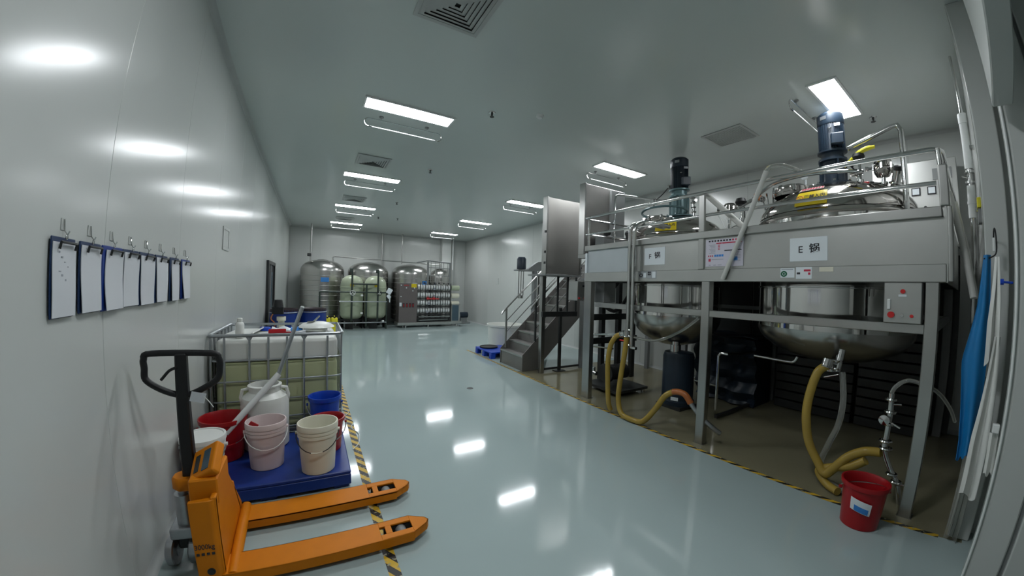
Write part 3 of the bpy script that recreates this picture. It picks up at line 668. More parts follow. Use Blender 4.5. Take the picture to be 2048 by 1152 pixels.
part(t, 'joist', MB().box(4.0, 6.3, 2.25, 2.33, 2.19, 2.29), 'gray'); part(t, 'joist', MB().box(6.2, 6.3, .18, 4.08, 2.15, 2.29), 'gray')
# guard rails
R_ = .021
rl = thing('guard_rail', 'tubular stainless guard rail along the front edge of the platform', 'railing', (XF, 2.15, 2.385))
part(rl, 'top_rail', MB().tube([(XF+.03, 4.13, 2.835), (XF+.03, .24, 2.83), (XF+.04, .19, 2.825), (XF+.09, .165, 2.82), (6.3, .165, 2.82)], R_, 12), 'chrome')
part(rl, 'middle_rail', MB().cyl((XF+.03, 4.12, 2.57), (XF+.03, .22, 2.57), .017, n=12).cyl((XF+.05, .165, 2.57), (6.3, .165, 2.57), .017, n=12), 'chrome')
part(rl, 'square_post', MB().box(XF-.01, XF+.07, .135, .205, 2.385, 2.70).box(XF-.012, XF+.075, .12, .16, 1.83, 2.385), 'steel', bevel=.012)
part(rl, 'rail_post', MB().box(XF-.006, XF+.03, 2.165, 2.235, 1.962, 2.80), 'steel', bevel=.006)
part(rl, 'rail_post', MB().cyl((XF+.03, .165, 2.385), (XF+.03, .19, 2.83), R_, n=12), 'chrome')
part(rl, 'rail_post', MB().cyl((XF+.03, 4.06, 2.385), (XF+.03, 4.06, 2.83), .018, n=12), 'chrome')
part(rl, 'rail_post', MB().tube([(4.62, .53, 2.34), (4.62, .53, 3.33), (4.62, .56, 3.39), (4.62, .61, 3.385), (4.62, 1.02, 3.25)], .027, 12), 'chrome', 'bent post reaching up to the vat motor')
r2 = thing('guard_rail', 'tubular guard rail hoop on the far left end of the platform', 'railing', (4.9, 4.05, 2.335))
part(r2, 'hoop', MB().tube([(4.32, 4.06, 2.335), (4.32, 4.06, 3.22), (4.34, 4.06, 3.27), (4.40, 4.06, 3.30), (5.9, 4.06, 3.42)], .019, 12), 'chrome')
part(r2, 'middle_rail', MB().cyl((XF+.05, 4.06, 2.80), (5.9, 4.06, 2.80), .014, n=10).cyl((XF+.05, 4.06, 2.56), (5.9, 4.06, 2.56), .014, n=10), 'chrome')
part(r2, 'rail_post', MB().cyl((5.88, 4.06, 2.335), (5.88, 4.06, 3.42), .017, n=12), 'chrome')
# ================================================================== VATS
def vat(name, lab, c, R, zt, h, zbot, sign_phi, letters):
    x, y = c; t = thing(name, lab, 'vat', (x, y, 0), 'steel mixing vats')
    zs = 1.35
    part(t, 'shell', MB().lathe([(R, zs), (R, zt-.06)], (x, y, 0), 64), 'mirror')
    bw = part(t, 'bottom_bowl', MB().lathe([(R, zs)]+[(R*math.cos(a), zs-(zs-zbot)*math.sin(a)) for a in [PI/2*k/12 for k in range(1, 12)]]+[(.05, zbot)], (x, y, 0), 64), 'steel2')
    part(bw, 'outlet', MB().cyl((x, y, zbot+.03), (x, y, zbot-.10), .045, n=18).cyl((x, y, zbot-.09), (x, y, zbot-.12), .07, n=18), 'chrome')
    dm = part(t, 'dome', MB().lathe([(R*math.cos(a), zt+h*math.sin(a)) for a in [PI/2*k/16 for k in range(0, 16)]]+[(.02, zt+h)], (x, y, 0), 72), 'polish')
    part(t, 'rim_flange', MB().lathe([(R-.02, zt-.07), (R+.02, zt-.065), (R+.026, zt-.05), (R+.02, zt-.035), (R+.003, zt-.02), (R-.01, zt+.015)], (x, y, 0), 72), 'polish')
    part(t, 'jacket_band', MB().lathe([(R-.002, 1.78), (R+.012, 1.785), (R+.012, 1.80), (R-.002, 1.805)], (x, y, 0), 64).lathe([(R-.002, 1.40), (R+.012, 1.405), (R+.012, 1.42), (R-.002, 1.425)], (x, y, 0), 64), 'chrome')
    for k in range(4):
        a = (PI/4+.12 if letters == 'E' else 0)+PI/2*k; px_, py_ = x+(R-.12)*math.cos(a), y+(R-.12)*math.sin(a)
        part(t, 'support_lug', MB().box(x+(R+.04)*math.cos(a)-.05, x+(R+.04)*math.cos(a)+.05, y+(R+.04)*math.sin(a)-.05, y+(R+.04)*math.sin(a)+.05, 2.336, 2.36), 'steel')
    # warning sign bent round the dome
    ph = math.radians(sign_phi); W = .30/R
    def pt(u, v, off):
        f = ph-(u-.5)*W; a = .06+.42*v
        return Vector((x+(R*math.cos(a)+off)*math.cos(f), y+(R*math.cos(a)+off)*math.sin(f), zt+h*math.sin(a)+off*.6))
    sg = part(t, 'warning_sign', MB().sheet(lambda u, v: pt(1-u, v, .012), 10, 5, .003), 'yellow', 'yellow warning sign on the dome')
    cpt = pt(.5, .5, .019); e1 = (pt(.4, .5, .022)-pt(.6, .5, .022)).normalized(); e2 = (pt(.5, .8, .022)-pt(.5, .2, .022)).normalized()
    # left to right for the viewer in front of the sign
    text(sg, '严禁入内', .050, cpt+e1*.035+e2*.004, e1, e2, 'ink', 'lettering')
    part(sg, 'prohibition_ring', MB().ring(cpt-e1*.100, .030, .0035, e1.cross(e2), 20, 5).cyl(cpt-e1*.122+e2*.02, cpt-e1*.078-e2*.02, .003, n=5), 'redpaint')
    text(sg, 'NO ENTRY', .018, cpt+e1*.045-e2*.042, e1, e2, 'inkgrey', 'lettering') if False else None
    return t, dm, pt
def motor(c, z0, zf, zm, rb, gm, lab, phi):
    x, y = c; t = thing('mixer_motor', lab, 'motor', (x, y, z0), 'vertical mixer motors')
    gb = part(t, 'gearbox', MB().lathe([(0, z0), (.21, z0), (.21, z0+.022), (.12, z0+.03), (.115, zf-.13), (.15, zf-.12), (.15, zf-.095), (.118, zf-.085), (.118, zf-.03), (.155, zf-.02), (.155, zf), (0, zf)], (x, y, 0), 32), gm)
    for k in range(6):
        a = PI*k/3+.3; part(gb, 'bolt', MB().cyl((x+.18*math.cos(a), y+.18*math.sin(a), z0+.02), (x+.18*math.cos(a), y+.18*math.sin(a), z0+.05), .014, n=6), 'chrome')
    for k in range(4):
        a = PI*k/2+.6; part(gb, 'rib', MB().obox((x+.13*math.cos(a), y+.13*math.sin(a), (z0+zf)/2-.03), (.04, .012, zf-z0-.15), Matrix.Rotation(a, 3, 'Z')), gm)
    zc = zm-.14
    bd = part(t, 'motor_body', MB().lathe([(0, zf), (rb-.004, zf+.002), (rb-.008, zf+.02), (rb-.008, zc), (0, zc)], (x, y, 0), 40), 'motor')
    fins = MB()
    for k in range(36):
        a = 2*PI*k/36; fins.obox((x+(rb-.002)*math.cos(a), y+(rb-.002)*math.sin(a), (zf+zc)/2), (.016, .004, zc-zf-.03), Matrix.Rotation(a, 3, 'Z'))
    o = part(bd, 'cooling_fin', fins, 'motor', kind='stuff')
    part(t, 'fan_cover', MB().lathe([(rb+.004, zc-.012), (rb+.010, zc), (rb+.010, zm-.03), (rb-.02, zm-.002), (.03, zm), (0, zm)], (x, y, 0), 40), 'motor')
    f = math.radians(phi); rm = Matrix.Rotation(f, 3, 'Z'); cc = Vector((x, y, 0))
    jb_ = part(t, 'junction_box', MB().obox(cc+rm@Vector((rb+.035, .04, zf+.10)), (.07, .13, .13), rm), 'motor', bevel=.010)
    part(t, 'rating_plate', MB().obox(cc+rm@Vector((rb+.008, .05, zc-.045)), (.004, .06, .035), rm), 'galv')
    part(t, 'rating_plate', MB().obox(cc+Matrix.Rotation(f-.62, 3, 'Z')@Vector((rb+.012, 0, zm-.08)), (.004, .07, .04), Matrix.Rotation(f-.62, 3, 'Z')), 'galv')
    part(t, 'lifting_eye', MB().ring(cc+rm@Vector((rb+.016, -.03, zf+.24)), .018, .005, (0, 0, 1), 12), 'chrome')
    return t
tE, dE, pE = vat('mixing_vat', 'large polished steel vat marked E with yellow warning sign, under the navy motor', VE, RE, 2.59, .38, .97, 178, 'E')
tF, dF, pF = vat('mixing_vat', 'smaller polished steel vat marked F beside the upright cabinet', VF, RF, 2.56, .33, .86, 200, 'F')
text(tE, '安全生产 严禁烟火', .050, pE(.5, 1.45, .03), (pE(.6, 1.45, .03)-pE(.4, 1.45, .03)), (pE(.5, 1.6, .03)-pE(.5, 1.3, .03)), 'inkred', 'lettering') if False else None
motor((VE[0], VE[1]+.01), 2.965, 3.375, 3.84, .133, 'motor', 'big navy blue vertical motor on the E vat right under the ceiling light', 200)
motor((VF[0], VF[1]-.03), 2.885, 3.33, 3.84, .128, 'teal', 'black vertical motor with teal gearbox on the F vat', 235)
# red line of lettering near the top of the E dome
e0, e1_ = pE(.5, 1.35, .012), (pE(.6, 1.35, .012)-pE(.4, 1.35, .012)); e2_ = (pE(.5, 1.5, .012)-pE(.5, 1.2, .012))
part(dE, 'sticker', MB().sheet(lambda u, v: pE(.05+.95*(1-u)+.1, 1.22+.26*v, .008), 10, 3, .002), 'pinkwhite', 'pale sticker with red marks')
for k in range(8): part(dE, 'red_mark', MB().sheet(lambda u, v, k=k: pE(.12+.11*k+.07*(1-u)+.05, 1.27+.16*v, .012), 2, 2, .002), 'inkred')
# round top fittings
def fitting(z, c, r, lab, name='sight_glass', h=.05):
    x, y = c; t = thing(name, lab, 'fitting', (x, y, z))
    part(t, 'neck', MB().lathe([(r*.8, 0), (r*.8, h), (r, h), (r, h+.015), (0, h+.018)], (x, y, z), 24), 'chrome')
    for k in range(6): part(t, 'clamp_bolt', MB().cyl((x+r*.9*math.cos(k), y+r*.9*math.sin(k), z+h*.6), (x+r*.9*math.cos(k), y+r*.9*math.sin(k), z+h+.04), .009, n=6), 'chrome')
    return t
t = thing('manway_cover', 'round polished manway cover with ring handle on the E vat', 'cover', (4.70, 1.62, 2.84))
part(t, 'lid', MB().lathe([(0, .10), (.12, .09), (.18, .06), (.20, .045), (.20, .0), (.19, -.04)], (4.66, 1.60, 2.875), 36), 'polish')
part(t, 'handle_pipe', MB().tube([(4.55, 1.98, 2.86), (4.50, 1.86, 2.93), (4.48, 1.70, 2.99), (4.50, 1.40, 3.02), (4.55, 1.10, 3.005), (4.58, .94, 2.985)], .020, 10, smooth=4), 'chrome')
for k in range(6): part(t, 'clamp', MB().obox((4.66+.21*math.cos(k*1.05+.4), 1.60+.21*math.sin(k*1.05+.4), 2.90), (.05, .03, .07), Matrix.Rotation(k*1.05+.4, 3, 'Z')), 'chrome', bevel=.006)
t = thing('manway_cover', 'round polished manway cover with bolts on the F vat', 'cover', (4.72, 3.52, 2.80))
part(t, 'lid', MB().lathe([(0, .10), (.12, .09), (.18, .06), (.20, .045), (.20, .0), (.19, -.04)], (4.70, 3.50, 2.80), 36), 'polish')
part(t, 'ring_handle', MB().ring((4.78, 3.44, 2.95), .34, .018, (.08, .05, 1), 40, 8), 'teal')
for k in range(7): part(t, 'clamp', MB().obox((4.70+.21*math.cos(k*.9+.4), 3.50+.21*math.sin(k*.9+.4), 2.84), (.05, .03, .08), Matrix.Rotation(k*.9+.4, 3, 'Z')), 'chrome', bevel=.006)
def housing(c, z0, z1, zs, lab, r=.085, tilt=(0, 0, 1)):
    x, y = c; t = thing('filter_housing', lab, 'valve', (x, y, zs)); H = z1-z0; ax = Vector(tilt).normalized()
    b = (x, y, z0)
    part(t, 'body', MB().lathe([(0,0),(r*.7,.005),(r,H*.25),(r,H*.44),(r+.012,H*.46),(r+.012,H*.54),(r,H*.56),(r,H*.75),(r*.7,H*.97),(0,H)], b, 28, ax), 'polish')
    for k in range(6):
        a = k*PI/3; part(t, 'clamp_lug', MB().box(x+(r+.01)*math.cos(a)-.012, x+(r+.01)*math.cos(a)+.012, y+(r+.01)*math.sin(a)-.012, y+(r+.01)*math.sin(a)+.012, z0+H*.35, z0+H*.65), 'chrome', bevel=.004)
    part(t, 'stem', MB().cyl((x, y, zs), (x, y, z0+.01), .022, n=12).cyl((x, y, (zs+z0)/2-.012), (x, y, (zs+z0)/2+.012), .042, n=16), 'chrome')
    part(t, 'side_cock', MB().cyl((x, y, z0+H*.5), (x-.04, y+r+.05, z0+H*.5), .014, n=8).cyl((x-.04, y+r+.04, z0+H*.5), (x-.045, y+r+.07, z0+H*.5), .028, n=10), 'chrome')
    part(t, 'valve_lever', MB().cyl((x, y, (zs+z0)/2), (x-.10, y+.09, (zs+z0)/2), .008, n=8).cyl((x-.09, y+.08, (zs+z0)/2), (x-.11, y+.10, (zs+z0)/2), .016, n=8), 'black')
    return t
housing((4.78, .74), 2.93, 3.14, 2.80, 'polished filter housing on the right shoulder of the E vat, next to the yellow bag')
housing((5.35, 2.70), 2.90, 3.06, 2.335, 'polished filter housing standing between the two vats', .095)
t = thing('ball_valve', 'steel ball valve cluster on the right side of the E vat dome', 'valve', (4.72, .93, 2.84))
part(t, 'body', MB().cyl((4.66, .93, 2.80), (4.66, .93, 3.10), .014, n=10).cyl((4.66, .93, 2.86), (4.66, .93, 2.91), .032, n=14).cyl((4.66, 1.02, 2.985), (4.66, .90, 2.985), .03, n=14), 'chrome')
part(t, 'clamp', MB().ring((4.66, .96, 2.985), .036, .010, (0, 1, 0), 18), 'chrome')
part(t, 'lever', MB().cyl((4.66, .96, 2.985), (4.64, 1.0, 3.06), .008, n=8).cyl((4.64, .99, 3.05), (4.635, 1.01, 3.08), .013, n=8), 'black')
part(t, 'red_tag', MB().box(4.60, 4.63, .84, .90, 2.82, 2.87), 'redpaint', bevel=.006)
t = thing('hammer', 'yellow handled tool with black round head hung over the guard rail', 'tool', (4.60, .93, 3.12))
part(t, 'head', MB().lathe([(0,-.05),(.045,-.04),(.062,0),(.05,.035),(0,.045)], (4.62, .93, 3.14), 20), 'black')
part(t, 'handle', MB().tube([(4.60, 1.06, 3.06), (4.60, 1.00, 3.11), (4.60, .93, 3.17), (4.60, .85, 3.205), (4.60, .77, 3.21)], .02, 8, smooth=3, rr=[.016, .018, .026, .026, .018]), 'yellowp')
t = thing('valve_manifold', 'cluster of sanitary valves with black knob left of the E vat dome', 'valve', (4.75, 2.13, 2.335))
part(t, 'riser', MB().cyl((4.62, 2.16, 2.335), (4.62, 2.16, 2.80), .028, n=12).cyl((4.62, 2.16, 2.45), (4.62, 2.16, 2.49), .048, n=14).cyl((4.62, 2.16, 2.62), (4.62, 2.16, 2.66), .048, n=14), 'chrome')
part(t, 'cross_pipe', MB().tube([(4.60, 2.20, 2.80), (4.60, 2.05, 2.86), (4.60, 1.96, 2.87), (4.60, 1.90, 2.85)], .024, 10, smooth=3), 'chrome')
part(t, 'black_knob', MB().lathe([(0,-.04),(.05,-.035),(.068,0),(.05,.045),(0,.055)], (4.58, 2.17, 2.86), 20), 'black')
part(t, 'brass_actuator', MB().box(4.55, 4.62, 1.93, 2.00, 2.84, 2.93), 'hosedark', bevel=.01)
part(t, 'hand_wheel', MB().ring((4.56, 2.22, 2.50), .06, .008, (1, .3, 0), 20), 'chrome')
for k in range(5): part(t, 'clamp', MB().ring((4.60, 2.02-.03*k, 2.865-.003*k), .030, .007, (0, 1, 0), 12), 'chrome')
t = thing('gauge_stand', 'thin steel sample pipes with small gauges on the left shoulder of the E dome', 'gauge', (4.62, 1.80, 2.76))
for k, (dy, h_) in enumerate(((0, .16), (.05, .14), (-.05, .17), (.09, .12))): part(t, 'pipe', MB().cyl((4.62, 1.80+dy, 2.72), (4.62, 1.80+dy*1.5, 2.78+h_), .010, n=8), 'chrome')
part(t, 'gauge_face', MB().cyl((4.60, 1.45, 3.03), (4.58, 1.45, 3.03), .035, n=20).cyl((4.62, 1.45, 3.0), (4.62, 1.45, 2.92), .01, n=8), 'sign')
part(t, 'gauge_face', MB().cyl((4.60, 1.70, 2.95), (4.58, 1.70, 2.95), .03, n=20), 'chrome')
t = thing('valve_manifold', 'stack of small sanitary clamps beside the teal gearbox on the F vat', 'valve', (4.85, 2.98, 2.85))
part(t, 'pipe', MB().cyl((4.85, 2.98, 2.80), (4.85, 3.0, 3.16), .018, n=12), 'chrome')
for k in range(4): part(t, 'clamp', MB().ring((4.85, 2.983+.005*k, 2.90+.07*k), .030, .010, (0,0,1), 16), 'chrome')
part(t, 'side_port', MB().cyl((4.85, 3.0, 3.05), (4.80, 2.92, 3.06), .02, n=12), 'chrome'); part(t, 'black_knob', MB().lathe([(0,-.02),(.03,-.015),(.03,.015),(0,.02)], (4.72, 2.30, 2.86), 12), 'black') if False else None
t = thing('inclined_valve', 'inclined steel valve with black hand grip right of the polished filter housing', 'valve', (4.75, .60, 2.75))
part(t, 'body', MB().cyl((4.80, .66, 2.74), (4.72, .60, 2.95), .045, n=18).cyl((4.725, .603, 2.94), (4.715, .596, 2.965), .060, n=18), 'chrome')
part(t, 'grip', MB().cyl((4.715, .596, 2.965), (4.70, .585, 3.0), .045, n=16), 'black'); part(t, 'clamp', MB().ring((4.76, .63, 2.85), .052, .012, (-.35, -.27, .9), 18), 'chrome')
part(t, 'foot_pipe', MB().cyl((4.80, .66, 2.66), (4.80, .66, 2.75), .03, n=12), 'chrome')
t = thing('motor_cable', 'black cable looping from the F motor junction box to its gearbox', 'cable', (4.85, 3.45, 3.2))
part(t, 'wire', MB().tube([(4.86, 3.44, 3.36), (4.80, 3.50, 3.26), (4.78, 3.56, 3.21), (4.80, 3.62, 3.20), (4.84, 3.68, 3.24), (4.84, 3.69, 3.10)], .008, 6, smooth=4), 'black')
# ---- cabinets, signs and stickers on the platform
t = thing('control_cabinet', 'stainless control cabinet with square meters behind the right end of the platform', 'cabinet', (6.4, .55, 2.335))
part(t, 'body', MB().box(6.22, 6.50, .12, 1.10, 2.335, 3.44), 'satin', bevel=.006)
for k, y in enumerate((.60, .42, .24)):
    mt_ = part(t, 'meter', MB().box(6.205, 6.22, y-.05, y+.05, 3.00, 3.10), 'ink'); part(mt_, 'dial', MB().box(6.200, 6.206, y-.038, y+.038, 3.012, 3.088), 'sign')
for j, z in enumerate((2.84, 2.74, 2.64, 2.54)):
    for y in (.62, .50, .26): part(t, 'push_button', MB().cyl((6.22, y, z), (6.195, y, z), .018, n=14), 'black' if j < 2 else 'chrome')
part(t, 'vent_grille', MB().box(6.21, 6.222, .18, .40, 3.18, 3.32), 'gray')
t = thing('upright_cabinet', 'tall stainless cabinet standing at the left end of the platform', 'cabinet', (4.5, 4.5, 2.335))
part(t, 'body', MB().box(4.03, 4.93, 4.46, 4.56, 2.30, 3.53), 'stepsteel', bevel=.006)
part(t, 'left_edge', MB().box(4.00, 4.03, 4.44, 4.58, 2.30, 3.535), 'steel', bevel=.003)
part(t, 'back_slab', MB().box(4.60, 4.94, 4.40, 4.46, 2.60, 3.50), 'gray', bevel=.004)
part(t, 'bracket', MB().box(4.0, 4.95, 4.12, 4.58, 2.24, 2.30), 'steel')
t = thing('switch_cabinet', 'dark electrical box with round knob behind the platform rail', 'cabinet', (4.5, 4.2, 2.335))
part(t, 'body', MB().box(4.20, 5.0, 4.17, 4.38, 2.34, 2.62), 'gray', bevel=.006)
for x, y, z in ((4.78, 4.16, 2.70), (4.26, 4.16, 2.66)): part(t, 'knob', MB().lathe([(0,-.05),(.05,-.04),(.065,0),(.05,.04),(0,.05)], (x, y, z), 16), 'black')
part(t, 'relay', MB().box(4.70, 5.0, 4.10, 4.16, 2.55, 2.72), 'darkmetal', bevel=.01)
t = thing('hanging_cabinet', 'large blank stainless cabinet mounted above the stairs', 'cabinet', (4.1, 5.2, 1.97))
part(t, 'body', MB().box(3.70, 4.49, 5.08, 5.20, 1.975, 3.375), 'plain', bevel=.006)
part(t, 'side_edge', MB().box(3.665, 3.70, 5.06, 5.20, 1.965, 3.385), 'steel', bevel=.004)
part(t, 'side_edge', MB().box(4.49, 4.52, 5.06, 5.20, 1.965, 3.37), 'steel', bevel=.004)
part(t, 'base_tray', MB().box(3.66, 4.52, 5.05, 5.64, 1.94, 1.965), 'gray')
for z in (2.1, 2.35, 2.6, 2.75): part(t, 'latch', MB().box(4.515, 4.53, 5.06, 5.09, z, z+.03), 'chrome')
for z in (2.15, 2.35, 2.72): part(t, 'hinge', MB().box(3.65, 3.668, 5.07, 5.11, z, z+.04), 'darkmetal')
t = thing('support_frame', 'dark steel frame with bracket holding the hanging cabinet', 'frame', (4.3, 5.55, 0))
for x, y in ((3.96, 5.60), (5.02, 5.60)): part(t, 'post', MB().box(x, x+.09, y-.045, y+.045, 0, 1.94), 'steel' if x < 4.5 else 'gray', bevel=.004)
part(t, 'thin_post', MB().box(4.42, 4.48, 5.56, 5.60, 0, 1.3), 'darkmetal'); part(t, 'foot', MB().box(4.34, 4.56, 5.50, 5.66, 0, .015), 'darkmetal')
part(t, 'bracket', MB().box(3.80, 4.66, 5.30, 5.35, 1.15, 1.25), 'darkmetal', bevel=.004)
for x in (4.16, 4.40, 4.62): part(t, 'hanger', MB().box(x, x+.03, 5.32, 5.35, 1.25, 1.94), 'darkmetal')
part(t, 'cross_bar', MB().box(3.96, 5.1, 5.62, 5.65, .04, .08), 'darkmetal')
def plate_sign(name, lab, y0, y1, z0, z1, m, x=XF-.0, cat='sign', th=.004, label_parts=None):
    t = thing(name, lab, cat, (x, (y0+y1)/2, z0)); part(t, 'plate', MB().box(x-th, x, y0, y1, z0, z1), m, bevel=.001); return t, x-th
xs = XF+.012
t, xf = plate_sign('sign', 'white sign lettered E 锅 on the platform front', 1.004, 1.312, 2.012, 2.226, 'sign', xs)
text(t, 'E', .085, (xf-.001, 1.222, 2.116), RX, UZ, 'ink'); text(t, '锅', .088, (xf-.001, 1.108, 2.120), RX, UZ, 'ink', th=.001)
t, xf = plate_sign('sign', 'white sign lettered F 锅 on the platform front', 2.676, 2.982, 2.038, 2.258, 'sign', xs)
text(t, 'F', .085, (xf-.001, 2.895, 2.145), RX, UZ, 'ink'); text(t, '锅', .088, (xf-.001, 2.785, 2.152), RX, UZ, 'ink', th=.001)
t, xf = plate_sign('notice_board', 'printed safety notice with red title bars beside the rail post', 1.742, 2.150, 1.988, 2.284, 'notice', xs-.003, 'notice')
def nb(y0, y1, z0, z1, m, nm='print_block'): part(t, nm, MB().box(xf-.001, xf, y0, y1, z0, z1), m)
for k in range(11): nb(2.115-.032*k-.020, 2.115-.032*k, 2.258, 2.275, 'ink' if k < 8 else 'inkred', 'title_character')
nb(1.97, 2.03, 2.232, 2.245, 'inkred', 'title_bar'); nb(1.76, 1.965, 2.232, 2.245, 'inkred', 'title_bar'); nb(1.76, 1.94, 2.152, 2.162, 'ink', 'title_bar')
for k in range(7): nb(2.04, 2.11-.01*(k % 3), 2.222-.015*k, 2.227-.015*k, 'inkgrey', 'text_line')
for k in range(4): nb(1.99, 2.01, 2.215-.016*k, 2.223-.016*k, 'inkred', 'text_line')
for k in range(5): nb(1.77+.02*(k % 2), 1.83, 2.215-.012*k, 2.219-.012*k, 'inkgrey', 'text_line')
for k in range(4): nb(1.95+.026*k, 1.972+.026*k, 2.095, 2.118, 'inkblue', 'pictogram')
for k in range(3): nb(2.065+.022*k, 2.078+.022*k, 2.098, 2.112, 'inkred', 'pictogram')
nb(2.09, 2.115, 2.045, 2.075, 'inkred', 'pictogram'); nb(1.95, 2.08, 2.062, 2.068, 'inkgrey', 'text_line')
for k in range(7): nb(1.77, 1.88-.012*(k % 3), 2.135-.016*k, 2.140-.016*k, 'inkgrey', 'text_line')
nb(1.80, 1.845, 2.048, 2.085, 'inkblue', 'stamp')
for k in range(3): nb(2.09-.06*k, 2.11-.05*k, 2.002, 2.008, 'inkgrey', 'text_line')
xs2 = XF-.012
t, xf = plate_sign('sticker', 'white sticker with dark green round mark under the E sign', 1.262, 1.383, 1.863, 1.950, 'sign', xs2, 'sticker', .002)
part(t, 'round_mark', MB().cyl((xf, 1.352, 1.898), (xf-.001, 1.352, 1.898), .028, n=24), 'inkgreen'); part(t, 'inner_mark', MB().ring((xf-.0015, 1.352, 1.898), .012, .002, (1,0,0), 12, 4), 'sign')
part(t, 'text_line', MB().box(xf-.001, xf, 1.275, 1.375, 1.936, 1.942), 'inkgrey')
t, xf = plate_sign('sticker', 'white sticker with red block and red diagonal under the E sign', 1.120, 1.250, 1.852, 1.957, 'sign', xs2, 'sticker', .002)
part(t, 'red_block', MB().box(xf-.001, xf, 1.130, 1.185, 1.918, 1.936), 'inkred'); part(t, 'dark_block', MB().box(xf-.001, xf, 1.215, 1.243, 1.892, 1.910), 'ink'); part(t, 'red_block', MB().box(xf-.001, xf, 1.132, 1.15, 1.888, 1.908), 'inkred')
t, xf = plate_sign('sticker', 'blank cream sticker strip right of the two square stickers', .953, 1.062, 1.914, 1.953, 'cream', xs2, 'sticker', .002)
t, xf = plate_sign('sticker', 'grey sticker with ring mark under the F sign', 2.925, 3.050, 1.868, 1.958, 'galv', xs2, 'sticker', .002)
part(t, 'round_mark', MB().ring((xf-.001, 3.01, 1.905), .02, .006, (1,0,0), 20, 4), 'ink'); part(t, 'white_block', MB().box(xf-.001, xf, 2.932, 2.972, 1.878, 1.935), 'sign')
t, xf = plate_sign('sticker', 'grey sticker with dark square code block under the F sign', 2.775, 2.918, 1.862, 1.964, 'galv', xs2, 'sticker', .002)
for a in range(2):
    for b in range(2): part(t, 'dark_block', MB().box(xf-.001, xf, 2.862+.024*a, 2.882+.024*a, 1.905+.026*b, 1.927+.026*b), 'ink')
part(t, 'white_block', MB().box(xf-.001, xf, 2.79, 2.84, 1.872, 1.95), 'sign')
# control boxes under the front beam
t = thing('control_box', 'grey steel control box with red buttons under the E end of the beam', 'control box', (3.76, .455, 1.51))
part(t, 'body', MB().box(XF-.03, XF+.12, .328, .583, 1.512, 1.822), 'satin', bevel=.005)
xb = XF-.03
part(t, 'red_button', MB().cyl((xb, .455, 1.755), (xb-.012, .455, 1.755), .017, n=18), 'redpaint'); part(t, 'button_plate', MB().box(xb-.002, xb, .430, .485, 1.715, 1.732), 'sign')
part(t, 'remote_switch', MB().box(xb-.014, xb, .535, .558, 1.615, 1.695), 'pvc', bevel=.004)
part(t, 'emergency_stop', MB().cyl((xb, .530, 1.575), (xb-.02, .530, 1.575), .024, n=20), 'redpaint')
part(t, 'knob', MB().cyl((xb, .455, 1.572), (xb-.012, .455, 1.572), .012, n=14), 'chrome'); part(t, 'knob', MB().cyl((xb, .392, 1.570), (xb-.012, .392, 1.570), .013, n=14), 'redpaint')
t = thing('control_box', 'grey control box with row of buttons hanging at the left end of the beam', 'control box', (3.85, 4.22, 1.52))
part(t, 'body', MB().box(3.68, 3.94, 4.20, 4.42, 1.515, 1.83), 'satin', bevel=.005)
part(t, 'window', MB().box(3.78, 3.83, 4.193, 4.20, 1.74, 1.765), 'ink')
for k in range(4): part(t, 'button', MB().cyl((3.715+.058*k, 4.20, 1.555), (3.715+.058*k, 4.188, 1.555), .015, n=14), 'redpaint' if k % 2 == 0 else 'chrome')
t = thing('junction_box', 'dark steel junction box under the left end of the beam', 'control box', (3.95, 4.0, 1.5))
part(t, 'body', MB().box(3.96, 4.22, 3.90, 4.18, 1.50, 1.82), 'gray', bevel=.005)
part(t, 'conduit', MB().tube([(4.1, 4.0, 1.50), (4.15, 4.0, 1.40), (4.4, 4.0, 1.38), (4.7, 3.95, 1.75)], .03, 8, smooth=3), 'rubber')
# ================================================================== PIPES AND HOSES ROUND THE VATS
t = thing('transfer_pipe', 'stainless transfer pipe bending down the platform front by the F sign', 'pipe', (3.66, 3.09, .95))
for dy, x in ((0, 3.655), (.085, 3.675)):
    y = 3.08+dy
    part(t, 'pipe', MB().tube([(4.25, y-.10, 2.60), (3.92, y-.10, 2.615), (3.78, y-.06, 2.61), (3.70, y-.02, 2.58), (x, y, 2.50), (x, y, 2.3), (x, y, 1.15 if dy else .95)], .026, 14, smooth=5), 'chrome')
for z in (1.18, 1.10, .98): part(t, 'clamp', MB().ring((3.655, 3.10, z), .034, .010, (0,0,1), 18), 'chrome')
for a, b, z in ((3.18, 3.28, 1.12), (3.08, 3.0, .95)): part(t, 'branch_valve', MB().cyl((3.655, a, z), (3.655, b, z), .022, n=12), 'chrome')
part(t, 'red_lever', MB().box(3.63, 3.65, 3.12, 3.26, 1.02, 1.035), 'redpaint')
def hose(lab, pts, r, m, end=None, cat='hose', nm='product_hose'):
    t = thing(nm, lab, cat, pts[0]); part(t, 'hose', MB().tube(pts, r, 14, smooth=8), m)
    if end:
        for a, b in end: part(t, 'coupling', MB().cyl(a, b, r+.008, n=16).ring(a, r+.010, .006, Vector(b)-Vector(a), 16), 'chrome')
    return t
hose('amber hose looping down from the pipe outlet and onto the floor', [(3.63, 3.14, 1.10), (3.62, 3.15, .9), (3.60, 3.19, .55), (3.58, 3.20, .25), (3.56, 3.12, .075), (3.57, 2.95, .045), (3.60, 2.80, .07), (3.64, 2.66, .26), (3.67, 2.56, .44), (3.70, 2.47, .515)], .034, 'hose', [((3.63, 3.14, 1.09), (3.63, 3.14, 1.16))])
hose('second amber hose hanging left of the first, bent like a hook', [(3.66, 3.27, 1.10), (3.63, 3.33, 1.06), (3.60, 3.39, .93), (3.585, 3.415, .7), (3.58, 3.40, .4), (3.575, 3.37, .15), (3.60, 3.35, .045)], .034, 'hose', [((3.66, 3.26, 1.10), (3.67, 3.21, 1.12))])
